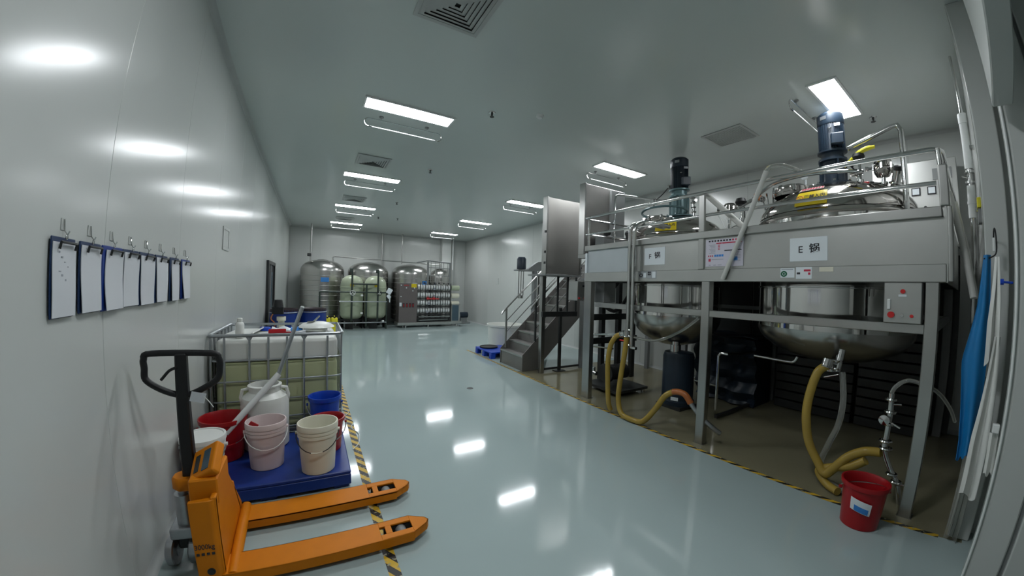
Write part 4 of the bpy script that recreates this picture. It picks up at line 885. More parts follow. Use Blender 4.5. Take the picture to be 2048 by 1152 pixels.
hose('short orange rubber hose with braided end behind the middle post', [(3.70, 2.47, .515), (3.71, 2.40, .53), (3.72, 2.32, .515), (3.74, 2.26, .43)], .036, 'hosedark')
hose('silver braided end of the orange hose reaching the floor', [(3.74, 2.26, .43), (3.77, 2.18, .33), (3.82, 2.06, .22), (3.9, 1.98, .14)], .026, 'galv')
hose('large amber hose hanging from the E vat outlet', [(3.93, 1.03, 1.07), (3.90, 1.09, 1.0), (3.86, 1.13, .80), (3.82, 1.13, .60), (3.82, 1.09, .38), (3.82, 1.0, .22), (3.80, .92, .135), (3.80, .86, .20), (3.80, .76, .34), (3.79, .64, .43), (3.78, .52, .46)], .038, 'hose', [((3.93, 1.03, 1.06), (3.95, 1.02, 1.13))])
hose('clear loop of hose beside the large amber hose', [(4.02, .92, 1.02), (4.0, .90, .90), (3.98, .885, .75), (3.96, .90, .55), (3.95, .96, .35), (3.93, 1.0, .15), (3.88, .92, .05), (3.80, .80, .045), (3.75, .70, .05)], .026, 'clear')
hose('amber hose end folded down beside the red bucket', [(3.78, .62, .36), (3.80, .74, .26), (3.82, .88, .20), (3.84, .98, .13), (3.80, .90, .05), (3.72, .78, .045)], .036, 'hose')
t = thing('outlet_valve', 'sanitary outlet valve under the E vat bowl', 'valve', (4.0, 1.0, 1.05))
part(t, 'body', MB().cyl((4.0, .96, 1.02), (4.05, .94, 1.22), .028, n=14).cyl((3.95, 1.03, 1.10), (4.02, .98, 1.10), .03, n=14).cyl((4.02, .95, 1.15), (5.0, 1.256, .90), .03, n=14), 'chrome')
for z in (1.05, 1.12): part(t, 'clamp', MB().ring((4.0, .97, z), .04, .010, (0,0,1), 18), 'chrome')
part(t, 'lever', MB().cyl((3.98, .94, 1.0), (3.95, 1.05, .96), .007, n=8), 'chrome')
t = thing('floor_valve_stack', 'stack of steel sanitary valves beside the right post and red bucket', 'valve', (3.80, .45, 0))
part(t, 'pipe', MB().tube([(3.80, .50, .95), (3.80, .495, .80), (3.80, .50, .62), (3.79, .50, .48), (3.80, .44, .34), (3.82, .37, .22), (3.84, .33, .06)], .022, 12, smooth=4), 'chrome')
for p, a in (((3.80, .50, .90), .034), ((3.80, .495, .80), .036), ((3.80, .50, .70), .036), ((3.79, .50, .56), .040), ((3.79, .49, .50), .042), ((3.80, .42, .30), .036), ((3.815, .38, .24), .036)):
    part(t, 'clamp', MB().ring(p, a, .011, (0,0,1), 18), 'chrome')
part(t, 'sight_body', MB().lathe([(0,-.04),(.04,-.03),(.048,0),(.04,.03),(0,.04)], (3.78, .525, .735), 20, (1,0,0)), 'chrome')
part(t, 'lever', MB().cyl((3.80, .50, .86), (3.80, .42, .87), .009, n=8), 'chrome'); part(t, 'lever', MB().cyl((3.80, .50, .72), (3.78, .41, .69), .009, n=8), 'chrome')
part(t, 'lever', MB().cyl((3.80, .38, .22), (3.80, .30, .24), .009, n=8), 'chrome')
hose('clear tube arching from the floor valves to behind the right post', [(3.80, .50, .95), (3.80, .48, 1.0), (3.81, .43, 1.05), (3.83, .36, 1.065), (3.9, .20, 1.0), (4.1, .10, .85), (4.3, .05, .70)], .016, 'clear')
t = thing('hand_pipe', 'bright steel elbow pipe below the lower beam', 'pipe', (4.3, 1.6, 1.0))
part(t, 'pipe', MB().tube([(4.3, 1.84, 1.005), (4.3, 1.52, .995), (4.3, 1.43, 1.005), (4.3, 1.40, 1.06)], .014, 10, smooth=3), 'chrome')
hose('long clear hose sagging under the F vat', [(4.2, 3.70, 1.04), (4.2, 3.45, 1.0), (4.2, 3.1, 1.01), (4.2, 2.75, 1.17), (4.2, 2.48, 1.38)], .018, 'clear')
t = thing('leaning_hose_pole', 'long beige suction hose leaning over the rail in front of the notice', 'hose', (3.70, 1.75, 1.8))
part(t, 'tube', MB().cyl((3.695, 1.93, 1.85), (3.70, 1.50, 2.90), .024, n=14), 'cable'); part(t, 'tube', MB().cyl((3.70, 1.56, 2.88), (3.70, 1.95, 1.86), .012, n=8), 'clear') if False else None
part(t, 'bend', MB().tube([(3.70, 1.50, 2.90), (3.72, 1.46, 2.94), (3.80, 1.38, 2.95), (3.95, 1.28, 2.90)], .022, 10, smooth=4), 'clear')
t = thing('leaning_hose_pole', 'beige hose leaning down to the deck between rail post and filter housing', 'hose', (3.9, 2.0, 2.4))
part(t, 'tube', MB().cyl((3.84, 2.24, 2.86), (3.88, 1.80, 2.40), .030, n=14), 'cable')
for k, (dy, lab) in enumerate(((0, 'white looped cable hanging on the left side of the rail post'), (.16, 'white looped cable hanging on the right side of the rail post'))):
    t = thing('cable', lab, 'cable', (3.80, 2.2-dy, 2.4))
    pts = [(3.80, 2.17, 2.60), (3.80, 2.21, 2.52), (3.80, 2.245, 2.42), (3.80, 2.25, 2.39)] if k == 0 else [(3.80, 2.16, 2.60), (3.80, 2.09, 2.60), (3.80, 2.03, 2.54), (3.80, 1.99, 2.46), (3.80, 1.96, 2.41), (3.80, 1.945, 2.45), (3.80, 1.97, 2.52)]
    part(t, 'wire', MB().tube(pts, .007, 8, smooth=4), 'pvc')
t = thing('wooden_poles', 'beige pole leaning between platform end and front wall', 'pole', (3.95, .08, 1.8))
part(t, 'shaft', MB().cyl((4.05, .150, 2.55), (3.86, -.01, 1.72), .026, n=12), 'cable')
t2 = thing('wooden_poles', 'second thinner beige pole beside the platform end', 'pole', (4.0, .05, 1.8))
part(t2, 'shaft', MB().cyl((4.25, .115, 2.50), (4.0, -.03, 1.72), .018, n=12), 'cable')
# things under the platform
t = thing('pump_motor', 'blue cylindrical pump motor with steel neck under the F vat', 'pump', (4.7, 3.08, 0))
part(t, 'motor_body', MB().lathe([(0,0),(.24,0),(.24,.06),(.22,.08),(.22,.70),(.20,.76),(0,.78)], (4.72, 3.08, .05), 32), 'motor')
part(t, 'neck', MB().lathe([(.075,.78),(.075,1.0),(.055,1.0),(.055,1.05),(0,1.05)], (4.66, 3.10, -.08), 24), 'chrome')
part(t, 'label_plate', MB().obox((4.505, 2.98, .16), (.004, .10, .05), Matrix.Rotation(.45, 3, 'Z')), 'sign'); part(t, 'foot', MB().box(4.5, 4.94, 2.88, 3.28, 0, .05), 'darkmetal')
def crate_stack(name, lab, x0, x1, y0, y1, z1, n, m, grp=None):
    t = thing(name, lab, 'crate', ((x0+x1)/2, (y0+y1)/2, 0), grp)
    for k in range(n):
        z = z1*k/n; part(t, 'slat', MB().box(x0, x1, y0, y1, z+.01, z1*(k+1)/n-.012), m, bevel=.004)
    return t
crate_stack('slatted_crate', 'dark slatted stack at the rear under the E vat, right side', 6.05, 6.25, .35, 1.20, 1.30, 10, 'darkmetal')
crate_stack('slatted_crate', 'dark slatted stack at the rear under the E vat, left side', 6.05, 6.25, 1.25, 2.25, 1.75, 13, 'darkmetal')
t = thing('wrapped_equipment', 'equipment wrapped in dark blue film behind the middle post', 'equipment', (5.9, 2.8, 0))
part(t, 'body', MB().sheet(lambda u, v: (5.55+.05*math.sin(14*u+5*v)+.04*math.sin(23*v), 2.35+.95*u, .02+1.0*v), 24, 20, .01).box(5.62, 6.2, 2.38, 3.28, 0, 1.0), 'motor')
part(t, 'top_cover', MB().sheet(lambda u, v: (5.55+.65*v, 2.35+.95*u, 1.03+.03*math.sin(9*u+7*v)), 10, 10, .01), 'motor')
t = thing('added_shade_screen', 'added black panels that keep the rear under the platform in shade', 'screen', (6.42, 2.1, 0))  # added dark backdrop: blocks right-wall bounce so the space behind the vats stays black
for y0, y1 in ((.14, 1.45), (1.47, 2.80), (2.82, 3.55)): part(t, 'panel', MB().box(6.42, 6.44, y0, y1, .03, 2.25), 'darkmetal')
t = thing('tube_frame', 'low bent tube frame behind the middle post', 'frame', (4.9, 2.2, 0))
part(t, 'frame_tube', MB().tube([(4.7, 2.47, .12), (4.7, 2.47, .86), (4.7, 2.44, .90), (4.7, 2.36, .90), (5.5, 2.34, .86)], .018, 10), 'chrome'); part(t, 'frame_tube', MB().cyl((4.7, 2.47, .45), (4.7, 2.80, .45), .014, n=8), 'chrome')
part(t, 'base_bar', MB().box(4.66, 5.6, 2.42, 2.46, .02, .06), 'darkmetal')
t = thing('tube_frame', 'bent tube frame with valves behind the left post', 'frame', (4.3, 3.95, 0))
part(t, 'frame_tube', MB().tube([(4.2, 4.42, .32), (4.2, 4.42, .88), (4.2, 4.38, .93), (4.2, 4.30, .94), (4.2, 3.72, 1.02)], .018, 10), 'chrome')
part(t, 'valve', MB().cyl((4.2, 4.42, .30), (4.2, 4.25, .28), .035, n=12).cyl((4.2, 4.32, .25), (4.2, 4.32, .38), .028, n=12), 'chrome'); part(t, 'frame_tube', MB().cyl((4.2, 4.42, .72), (4.2, 3.9, .76), .014, n=8), 'chrome')
part(t, 'skid', MB().box(4.15, 4.9, 3.75, 4.5, .06, .10), 'darkmetal')
for x, y in ((4.2, 4.48), (4.85, 3.8)): part(t, 'foot', MB().cyl((x, y, 0), (x, y, .07), .03, n=10), 'chrome')
part(t, 'pump_body', MB().cyl((4.35, 4.15, .30), (4.75, 4.15, .30), .13, n=20).cyl((4.30, 4.15, .30), (4.35, 4.15, .30), .16, n=20), 'darkmetal')
t = thing('rear_ladder_frame', 'black steel uprights and cross bars behind the left post', 'frame', (5.1, 4.35, 0))
for x in (4.62, 5.05, 5.45): part(t, 'upright', MB().box(x, x+.09, 4.58, 4.66, 0, 2.24), 'darkmetal')
for z in (.72, 1.15): part(t, 'cross_bar', MB().box(4.3, 5.54, 4.54, 4.58, z, z+.11), 'darkmetal')
part(t, 'brace', MB().prism([(4.35, 4.50, 1.50), (4.47, 4.50, 1.50), (5.1, 4.50, 2.20), (4.95, 4.50, 2.20)], (0, .05, 0)), 'darkmetal')
part(t, 'cylinder', MB().cyl((4.45, 4.50, 1.45), (5.0, 4.48, 1.95), .05, n=12), 'black')
# ================================================================== STAIRS
t = thing('steel_stairs', 'steel stairs climbing to the platform under the hanging cabinet', 'stairs', (4.8, 6.3, 0))
Y5, Y6 = 5.82, 6.76
for i in range(11):
    x = 3.72+.215*i; z = .31+.202*i
    part(t, 'tread', MB().box(x-.015, x+.235, Y5+.012, Y6-.012, z-.035, z), 'stepsteel', bevel=.003)
    part(t, 'nosing', MB().box(x-.018, x-.015, Y5+.012, Y6-.012, z-.03, z), 'steel')
    part(t, 'riser', MB().box(x, x+.008, Y5+.012, Y6-.012, (z-.20 if i else 0.0), z-.035), 'stepsteel')
for y in (Y5, Y6-.012):
    part(t, 'stringer', MB().prism([(3.70, y, 0), (4.02, y, 0), (6.10, y, 1.92), (6.10, y, 2.36), (5.88, y, 2.36), (3.70, y, .33)], (0, .012, 0)), 'stepsteel')
part(t, 'landing', MB().box(5.90, 6.5, 4.15, 6.78, 2.29, 2.335), 'satin')
for y in (4.9, 6.7): part(t, 'landing_post', MB().box(6.35, 6.43, y, y+.08, 0, 2.29), 'gray')
for y, lab in ((Y6-.02, 'far stair handrail against the wall side'), (Y5+.02, 'near stair handrail beside the hanging cabinet')):
    r = thing('stair_handrail', lab, 'railing', (4.8, y, .33), 'stair handrails')
    sl = .94; far = y > 6
    x0 = 3.80 if far else 3.99
    def zz(x): return .33+sl*(x-3.72)
    part(r, 'hand_rail', MB().tube([(x0-.10, y, zz(x0)+.68), (x0-.08, y, zz(x0)+.72), (x0+.02, y, zz(x0)+.82), (6.0, y, zz(6.0)+.80), (6.1, y, zz(6.0)+.84)], .020, 10), 'steel')
    for off in (.27, .52): part(r, 'rail_bar', MB().cyl((x0+.02, y, zz(x0)+off), (6.0, y, zz(6.0)+off), .012, n=8), 'steel')
    for x in (x0+.02, 4.85, 5.9): part(r, 'rail_post', MB().cyl((x, y, zz(x)-.02 if x > 4 else .33), (x, y, zz(x)+.80), .024 if x == x0+.02 else .018, n=12), 'steel' if far else 'darkmetal')
# ================================================================== FRONT WALL AND DOORWAY THINGS
t = thing('wall_pipe', 'white plastic pipe with steel valve coming down the front wall at the right', 'pipe', (4.5, -.01, 2.1))
part(t, 'upper_pipe', MB().cyl((4.5, -.015, 2.83), (4.5, -.015, 3.33), .036, n=20).cyl((4.5, -.015, 3.24), (4.5, -.015, 3.33), .040, n=20), 'pvc')
part(t, 'thin_pipe', MB().cyl((4.5, -.015, 3.33), (4.5, -.015, 3.90), .014, n=12), 'chrome')
part(t, 'valve', MB().cyl((4.5, -.015, 2.68), (4.5, -.015, 2.83), .022, n=14).cyl((4.5, -.015, 2.70), (4.5, -.015, 2.72), .040, n=14).cyl((4.5, -.015, 2.79), (4.5, -.015, 2.81), .040, n=14).cyl((4.5, .0, 2.75), (4.47, .05, 2.76), .010, n=8), 'chrome')
part(t, 'lower_pipe', MB().cyl((4.5, -.015, 2.40), (4.5, -.015, 2.68), .034, n=20).cyl((4.5, -.015, 2.52), (4.5, -.015, 2.545), .038, n=20), 'pvc')
part(t, 'steel_pipe', MB().cyl((4.5, -.015, 1.2), (4.5, -.015, 2.40), .024, n=14), 'chrome')
for z in (3.0, 2.45): part(t, 'pipe_clip', MB().box(4.47, 4.53, -.08, -.04, z, z+.03), 'chrome')
t = thing('wall_socket_box', 'small pale switch box on the front wall behind the pipe', 'socket', (4.3, -.07, 2.4))
part(t, 'box', MB().box(4.10, 4.22, -.08, -.05, 2.42, 2.50), 'yellowp', bevel=.004); part(t, 'grey_plate', MB().box(4.10, 4.22, -.08, -.055, 2.30, 2.41), 'gray')
# aprons on hooks at the wall end
def apron(lab, ysl, ysr, z1, z0, xb, m, seed, cat='apron', nm='apron', tap=.3):
    t = thing(nm, lab, cat, (xb, (ysl+ysr)/2, z0))
    def fn(u, v):
        z = z1+(z0-z1)*v; w0 = tap+(1-tap)*min(1, v*1.6)
        ym = ysr+(ysl-ysr)*.18; y = ym+(ysr+(ysl-ysr)*u-ym)*w0
        return (xb+.035*math.sin(u*9+seed+v*1.5)*(.3+.7*v)-.02*math.sin(PI*v), y+.006*math.sin(17*u+seed), z+(.03*math.sin(7*u+seed) if v > .95 else 0))
    part(t, 'cloth', MB().sheet(fn, 22, 20, .004), m)
    return t
t = thing('apron', 'bright blue vinyl apron hanging on the wall end by the doorway', 'apron', (3.50, -.04, .66))
def blue_fn(u, v):
    z = 2.0-1.30*v; L_ = [(2.0, -.07), (1.65, -.03), (1.31, .042), (1.25, .040), (.70, -.01)]
    yl_ = L_[-1][1]
    for (za, ya), (zb_, yb) in zip(L_, L_[1:]):
        if zb_ <= z <= za: yl_ = ya+(yb-ya)*(za-z)/(za-zb_); break
    yr = -.115+.03*max(0, v-.6); 
    return (3.50+.03*math.sin(7*u+1+1.2*v)*(.4+.6*v), yr+(yl_-yr)*u, z-(.09*u if v > .96 else 0)+.012*math.sin(20*u)*(v > .95))
part(t, 'cloth', MB().sheet(blue_fn, 22, 24, .004), 'bluecloth')
apron('white plastic apron hanging over the lower part of the blue one', -.080, -.200, 1.48, .42, 3.42, 'white', 2.2)
apron('upper white plastic apron hung just right of the blue one', -.105, -.175, 1.98, 1.30, 3.44, 'white', 3.1)
apron('clear plastic curtain strip along the wall end, reaching the floor', -.062, -.150, 1.2, .02, 3.58, 'clear', 4.0, 'curtain', 'curtain_strip', tap=1.)
t = thing('apron_hanger', 'black wire hanger holding the aprons on the wall end', 'hanger', (3.5, -.13, 2.0))
part(t, 'wire', MB().tube([(3.63, -.14, 2.10), (3.52, -.142, 2.17), (3.50, -.150, 2.14), (3.50, -.152, 2.02), (3.50, -.12, 1.985), (3.50, -.07, 1.975)], .005, 6, smooth=4), 'black')
part(t, 'clip', MB().box(3.49, 3.51, -.146, -.128, 2.02, 2.11), 'pvc', bevel=.004)
t = thing('coat_hook', 'blue plastic hook knob on the doorway frame', 'hook', (3.2, -.17, 1.8))
part(t, 'stem', MB().cyl((3.22, -.235, 1.81), (3.2, -.172, 1.815), .007, n=8), 'blue2'); part(t, 'knob', MB().cyl((3.2, -.180, 1.815), (3.2, -.160, 1.815), .018, n=16), 'blue2')
t = thing('paper_dispenser', 'white wiping cloth hanging from a small white clip on the doorway frame', 'cloth', (3.2, -.2, .68))
part(t, 'clip', MB().box(3.16, 3.20, -.234, -.190, .93, .985), 'pvc', bevel=.005); part(t, 'cloth', MB().sheet(lambda u, v: (3.18+.02*math.sin(6*u), -.232+.052*u-.01*v, .93-.26*v+.015*math.sin(9*u)*v), 8, 8, .006), 'white')
# bucket by the post
t = bucket('bucket', 'red plastic bucket with torn white and blue label on the floor by the right post', (3.40, .53, 0), .348, .172, .135, 'red', 'chrome', rim='smooth', drop='over', ha=120)
def lab_fn(u, v): 
    a = math.radians(160+52*u); r = .1535+.012*v; return (3.40+r*math.cos(a), .53+r*math.sin(a), .165+.095*v-.03*u)
part(t, 'label', MB().sheet(lab_fn, 8, 4, .002), 'sign', 'torn white label')
part(t, 'label_print', MB().sheet(lambda u, v: Vector(lab_fn(.2+.7*u, .05+.45*v))+Vector((-.003, 0, 0)), 6, 3, .002), 'inkblue')
# ================================================================== FAR LEFT: WATER TANKS
def tank(cx, R, zc, zt, lab, cy_=15.2):
    t = thing('water_tank', lab, 'tank', (cx, cy_, 0), 'steel water tanks by the back wall')
    h = zt-zc; prof = [(R, .25), (R, zc)]
    sh = part(t, 'shell', MB().lathe(prof, (cx, cy_, 0), 48), 'steel2')
    part(t, 'dome', MB().lathe([(R, zc)]+[(R*math.cos(a)**.8, zc+h*math.sin(a)) for a in [PI/2*k/10 for k in range(1, 10)]]+[(.2, zt), (0, zt+.03)], (cx, cy_, 0), 48), 'steel2')
    part(t, 'bottom', MB().lathe([(0, .22), (R-.05, .22), (R, .27)], (cx, cy_, 0), 48), 'steel2')
    for k in range(1, 10):
        z = .25+(zc-.25)*k/10; part(t, 'band', MB().ring((cx, cy_, z), R+.001, .008, (0,0,1), 48, 5), 'steel')
    for k in range(4):
        a = PI/4+PI/2*k; part(t, 'leg', MB().cyl((cx+(R-.12)*math.cos(a), cy_+(R-.12)*math.sin(a), 0), (cx+(R-.12)*math.cos(a), cy_+(R-.12)*math.sin(a), .26), .04, n=10), 'steel')
    return t
t1 = tank(.27, .79, 2.13, 2.56, 'large domed steel water tank nearest the left wall, with blue label')
part(t1, 'label', MB().box(.20, .48, 14.39, 14.41, 1.70, 1.87), 'inkblue', 'blue label'); part(t1, 'level_tube', MB().cyl((.95, 14.62, .5), (.95, 14.62, 2.0), .02, n=8), 'clear')
tank(1.98, .79, 2.13, 2.55, 'domed steel water tank second from the left wall, behind the filter vessels')
t3 = tank(3.72, .79, 2.13, 2.55, 'domed steel water tank behind the meter cabinet, with blue label')
part(t3, 'label', MB().box(4.06, 4.30, 14.475, 14.49, 1.66, 1.86), 'inkblue', 'blue label')
tank(4.98, .46, 2.03, 2.42, 'smaller domed steel tank behind the pipe rack at the right', 15.05)
def upipe(nm, lab, x, y, z0, z1, r=.025, m='pvc'): return solo(nm, MB().cyl((x, y, z0), (x, y, z1), r, n=12), m, lab, 'pipe')
t = thing('vent_pipe', 'vertical steel pipe with black valve rising from the first water tank', 'pipe', (-.20, 15.0, 2.3))
part(t, 'pipe', MB().cyl((-.17, 15.0, 2.3), (-.17, 15.0, ZC), .032, n=12), 'steel'); part(t, 'valve', MB().box(-.29, -.15, 14.93, 15.0, 2.66, 2.78), 'darkmetal', bevel=.02)
upipe('drop_pipe', 'thin vertical pipe on the back wall between second and third tank', 2.62, 15.90, 2.2, ZC, .035, 'steel'); upipe('drop_pipe', 'thin vertical pipe hanging from the ceiling above the third tank', 3.42, 15.6, 2.6, ZC, .03, 'steel')
upipe('drop_pipe', 'white vertical pipe at the right side of the wall column', 5.85, 15.75, .4, ZC, .04, 'pvc')
t = thing('link_pipe', 'thin horizontal pipe linking the tops of the water tanks', 'pipe', (2.4, 14.8, 2.6))
part(t, 'pipe', MB().tube([(.62, 14.8, 2.42), (.62, 14.8, 2.66), (.68, 14.8, 2.70), (4.6, 14.8, 2.60), (4.9, 14.6, 2.62)], .025, 8), 'steel')
# ================================================================== FILTER VESSELS ON A FRAME
for cx, lab in ((1.26, 'pale green fibreglass filter vessel, left one of the pair'), (2.10, 'pale green fibreglass filter vessel, right one beside the meter cabinet')):
    t = thing('filter_vessel', lab, 'vessel', (cx, 14.0, 0), 'fibreglass filter vessels'); R = .40
    part(t, 'body', MB().lathe([(0,.30),(.2,.32),(.34,.40),(R,.52),(R,1.50),(R+.014,1.505),(R+.014,1.55),(R,1.555),(R,1.62),(.385,1.73),(.34,1.84),(.25,1.92),(.12,1.975),(0,1.985)], (cx, 14.0, 0), 36), 'frp')
    part(t, 'tripod_base', MB().lathe([(R-.02,.0),(R+.0,.0),(R+.0,.34),(R-.02,.34)], (cx, 14.0, 0), 24, a0=-2.2, a1=-1.5).lathe([(R-.02,.0),(R+.0,.0),(R+.0,.34),(R-.02,.34)], (cx, 14.0, 0), 24, a0=-.6, a1=.6).lathe([(R-.02,.30),(R+.005,.30),(R+.005,.37),(R-.02,.37)], (cx, 14.0, 0), 30).lathe([(R-.02,.0),(R+.0,.0),(R+.0,.34),(R-.02,.34)], (cx, 14.0, 0), 24, a0=2.2, a1=3.6), 'black')
    part(t, 'warning_label', MB().box(cx-.09, cx+.03, 13.60, 13.612, 1.56, 1.66), 'yellow')
t = thing('filter_pipe_frame', 'dark green pipe frame with hand wheels in front of the filter vessels', 'frame', (1.6, 13.5, 0))
for x in (1.22, 1.72, 2.12):
    z1 = 1.66 if x == 1.72 else 2.22
    part(t, 'upright', MB().cyl((x, 13.50, .10 if x == 1.72 else .30), (x, 13.50, z1), .035, n=10), 'greenmetal')
for x in (.17, 2.44): part(t, 'upright', MB().cyl((x, 13.50, 0), (x, 13.50, 1.35), .028, n=10), 'greenmetal')
part(t, 'cross_pipe', MB().cyl((.17, 13.50, 1.36), (2.50, 13.50, 1.36), .028, n=10).cyl((1.2, 13.50, 1.66), (2.14, 13.50, 1.66), .028, n=10), 'greenmetal')
part(t, 'cross_pipe', MB().cyl((.8, 13.48, 1.02), (2.44, 13.48, 1.02), .022, n=10).cyl((.4, 13.48, .25), (2.44, 13.48, .25), .022, n=10), 'galv')
for x in (1.24, 2.16):
    w_ = part(t, 'hand_wheel', MB().ring((x, 13.42, 1.34), .085, .012, (0, 1, 0), 20), 'pvc' if x < 2 else 'darkmetal')
    for k in range(3): part(w_, 'spoke', MB().cyl((x, 13.42, 1.34), (x+.08*math.cos(PI/2+2*PI*k/3), 13.42, 1.34+.08*math.sin(PI/2+2*PI*k/3)), .010, n=6), 'pvc')
for x, z in ((1.56, 1.25), (1.56, .60), (2.32, .30)): part(t, 'white_valve', MB().box(x-.04, x+.04, 13.44, 13.48, z-.03, z+.03), 'pvc', bevel=.008)
for x in (1.22, 2.12): part(t, 'valve_head', MB().box(x-.09, x+.02, 13.45, 13.55, 2.08, 2.22), 'greenmetal', bevel=.02)
part(t, 'notice_card', MB().obox((2.52, 13.42, 1.42), (.18, .01, .20), Matrix.Rotation(.5, 3, 'Y')), 'sign', 'white card hanging on the frame', bevel=.002); part(t, 'notice_card', MB().obox((2.50, 13.42, 1.22), (.14, .01, .12), Matrix.Rotation(.9, 3, 'Y')), 'sign')
part(t, 'notice_card', MB().box(2.52, 2.56, 13.44, 13.45, 1.0, 1.22), 'sign')
# ================================================================== REVERSE OSMOSIS RACK
t = thing('membrane_rack', 'skid mounted water treatment rack with rows of white membrane tubes', 'machine', (4.2, 13.9, 0))
part(t, 'skid', MB().box(2.88, 5.52, 13.58, 14.22, .10, .20), 'satin', bevel=.006)
for x in (3.2, 4.1, 5.3):
    for y in (13.65, 14.15): part(t, 'foot', MB().cyl((x, y, 0), (x, y, .11), .04, n=10), 'chrome')
cb = part(t, 'meter_cabinet', MB().box(2.92, 3.62, 13.60, 14.15, .20, 1.73), 'browngrey', 'grey steel cabinet with meters', bevel=.006)
for k in range(4):
    x = 3.10+.12*k; g_ = part(cb, 'flow_meter', MB().box(x-.038, x+.038, 13.585, 13.60, .80, .96), 'ink'); 
for k in range(4): part(cb, 'red_knob', MB().box(3.10+.12*k-.012, 3.10+.12*k+.012, 13.578, 13.586, .82, .93), 'redpaint')
for x, z, m_ in ((2.99, 1.66, 'sign'), (3.12, 1.66, 'redpaint'), (3.18, 1.665, 'redpaint'), (3.25, 1.655, 'redpaint'), (3.19, 1.56, 'sign'), (3.44, 1.45, 'sign'), (3.50, 1.56, 'sign'), (2.99, 1.22, 'sign')): part(cb, 'indicator', MB().cyl((x, 13.60, z), (x, 13.585, z), .022, n=10), m_)
part(cb, 'yellow_sign', MB().box(3.38, 3.58, 13.585, 13.598, 1.58, 1.72), 'yellow'); part(cb, 'paper_label', MB().box(2.94, 3.02, 13.59, 13.598, .84, .98), 'sign')
mr = [1.60, 1.29, .98, .66]
for j, z in enumerate(mr):
    v_ = part(t, 'membrane_tube', MB().cyl((3.66, 13.78, z), (5.00, 13.78, z), .105, n=20), 'pvc')
    for k in range(6): part(v_, 'clamp', MB().ring((3.86+.21*k, 13.78, z), .108, .012, (1,0,0), 20, 5), 'black')
for j, z in enumerate(mr[:3]): part(t, 'membrane_tube', MB().cyl((5.06, 13.72, z-.02*j), (5.40, 13.72, z-.02*j), .105, n=20), 'cream' if j else 'frp')
for k in range(7): part(t, 'rack_upright', MB().box(3.74+.21*k, 3.765+.21*k, 13.64, 13.66, .20, 1.78), 'darkmetal')
for z in (1.45, 1.135, .82, .50, .35): part(t, 'rack_rail', MB().box(3.62, 5.02, 13.64, 13.66, z-.02, z+.02), 'darkmetal')
part(t, 'red_valves', MB().cyl((4.0, 13.60, 1.14), (4.5, 13.60, 1.14), .022, n=8), 'redpaint')
for x in (4.04, 4.28): part(t, 'red_wheel', MB().ring((x, 13.58, 1.16), .045, .012, (0,1,0), 14), 'redpaint')
for x, z in ((4.35, 1.55), (4.35, 1.25), (4.12, .96), (4.2, .62), (4.05, .62)): part(t, 'tube_label', MB().box(x-.05, x+.05, 13.665, 13.675, z-.05, z+.04), 'inkgrey')
for x in (4.08, 5.02): part(t, 'tall_post', MB().box(x-.03, x+.03, 13.78, 13.84, .20, 2.66), 'gray')
part(t, 'top_pipe', MB().tube([(3.62, 13.8, 2.58), (4.08, 13.8, 2.70), (4.3, 13.8, 2.68), (5.02, 13.8, 2.64)], .028, 8).cyl((4.08, 13.8, 2.42), (5.02, 13.8, 2.40), .018, n=8).cyl((4.08, 13.8, 2.10), (5.02, 13.8, 2.08), .018, n=8), 'gray')
for k in range(5): part(t, 'sample_tube', MB().cyl((4.20+.18*k, 13.8, 1.75), (4.20+.18*k, 13.8, 2.66), .014, n=8), 'chrome')
for k in range(6): part(t, 'top_valve', MB().box(3.90+.2*k-.03, 3.90+.2*k+.03, 13.60, 13.66, 1.74, 1.80), 'darkmetal')
part(t, 'pump_base', MB().box(3.66, 5.0, 13.70, 14.1, .20, .34), 'darkmetal'); part(t, 'low_pipe', MB().cyl((3.7, 13.62, .42), (5.0, 13.62, .42), .02, n=8).cyl((3.7, 13.6, .28), (4.9, 13.6, .30), .018, n=8), 'chrome')
sc_ = part(t, 'side_cabinet', MB().box(5.06, 5.44, 13.60, 13.95, .20, .93), 'satin', 'small cabinet with slate blue door', bevel=.006); part(sc_, 'door', MB().box(5.09, 5.37, 13.585, 13.60, .23, .88), 'screenblue')
t = thing('floor_pump', 'dark pump set on the floor by the far right corner', 'pump', (5.95, 14.6, 0))
part(t, 'motor_body', MB().cyl((5.75, 14.5, .38), (6.15, 14.5, .38), .13, n=16), 'motor'); part(t, 'base', MB().box(5.55, 6.25, 14.35, 14.65, .0, .06).box(5.8, 6.1, 14.4, 14.6, .06, .26), 'gray', bevel=.01); part(t, 'volute', MB().cyl((5.65, 14.5, .34), (5.75, 14.5, .34), .16, n=16), 'galv')
part(t, 'suction_pipe', MB().tube([(5.65, 14.5, .34), (5.5, 14.5, .4), (5.45, 14.5, .6), (5.48, 14.5, .8)], .03, 8, smooth=3), 'gray')
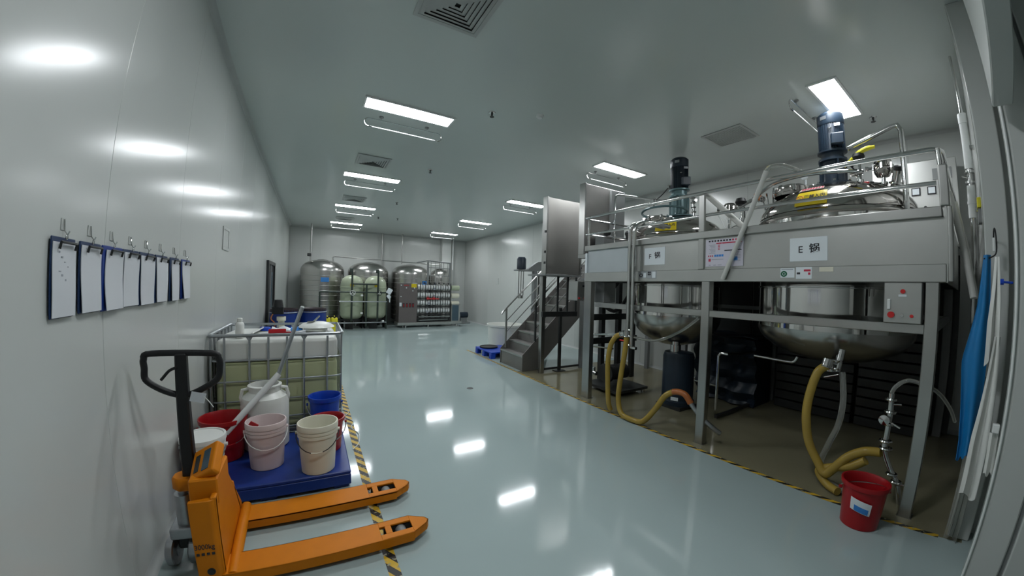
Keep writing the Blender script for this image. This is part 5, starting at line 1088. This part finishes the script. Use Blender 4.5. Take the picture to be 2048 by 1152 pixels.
# ================================================================== RIGHT OF THE FAR END: TUB, PALLET, PILOT MIXER
t = thing('plastic_tub', 'round translucent white tub behind the stairs', 'tub', (4.62, 8.35, 0))
part(t, 'body', MB().lathe([(0,0),(.40,0),(.42,.02),(.47,.60),(.50,.62),(.50,.67),(.47,.67),(.455,.60),(.41,.04),(0,.04)], (4.66, 8.3, 0), 40), 'milk')
t = thing('plastic_pallet', 'small bright blue plastic pallet at the foot of the stairs', 'pallet', (3.95, 7.55, 0))
part(t, 'deck', MB().box(3.66, 4.40, 7.12, 8.02, .12, .155), 'blue2', bevel=.008)
for x in (3.66, 3.97, 4.28):
    for y in (7.12, 7.5, 7.90): part(t, 'foot', MB().box(x, x+.12, y, y+.12, 0, .12), 'blue2', bevel=.006)
solo('round_lid', MB().lathe([(0,.0),(.22,.0),(.23,.01),(.23,.03),(.215,.03),(.20,.012),(0,.012)], (3.92, 7.78, .157), 32), 'black', 'round black lid lying on the bright blue pallet', 'lid')
t = thing('pilot_mixer', 'tall stand mixer with dark motor head behind the stairs', 'mixer', (5.2, 7.5, 0))
part(t, 'motor', MB().lathe([(0,2.17),(.12,2.18),(.12,2.44),(.09,2.49),(0,2.49)], (4.66, 7.5, 0), 20), 'motor')
part(t, 'motor_plate', MB().box(4.50, 4.88, 7.38, 7.62, 2.13, 2.165), 'gray')
part(t, 'arm', MB().prism([(4.85, 7.45, 2.13), (4.95, 7.45, 2.13), (5.40, 7.45, 2.18), (5.40, 7.45, 2.42), (5.15, 7.45, 2.40), (4.85, 7.45, 2.20)], (0, .12, 0)), 'gray', bevel=.006)
for dx in (-.07, 0, .07): part(t, 'shaft', MB().cyl((4.66+dx, 7.5, 2.13), (4.66+dx, 7.5, 1.50), .014, n=8), 'chrome')
part(t, 'rotor_head', MB().cyl((4.66, 7.5, 1.50), (4.66, 7.5, 1.42), .07, n=14), 'chrome')
part(t, 'column', MB().box(5.03, 5.13, 7.44, 7.56, .30, 2.15), 'gray', bevel=.006); part(t, 'cylinder', MB().cyl((5.22, 7.5, .6), (5.22, 7.5, 2.15), .03, n=10), 'chrome')
part(t, 'base', MB().prism([(4.85, 7.3, 0), (5.5, 7.3, 0), (5.18, 7.3, .85), (4.98, 7.3, .85)], (0, .4, 0)), 'gray')
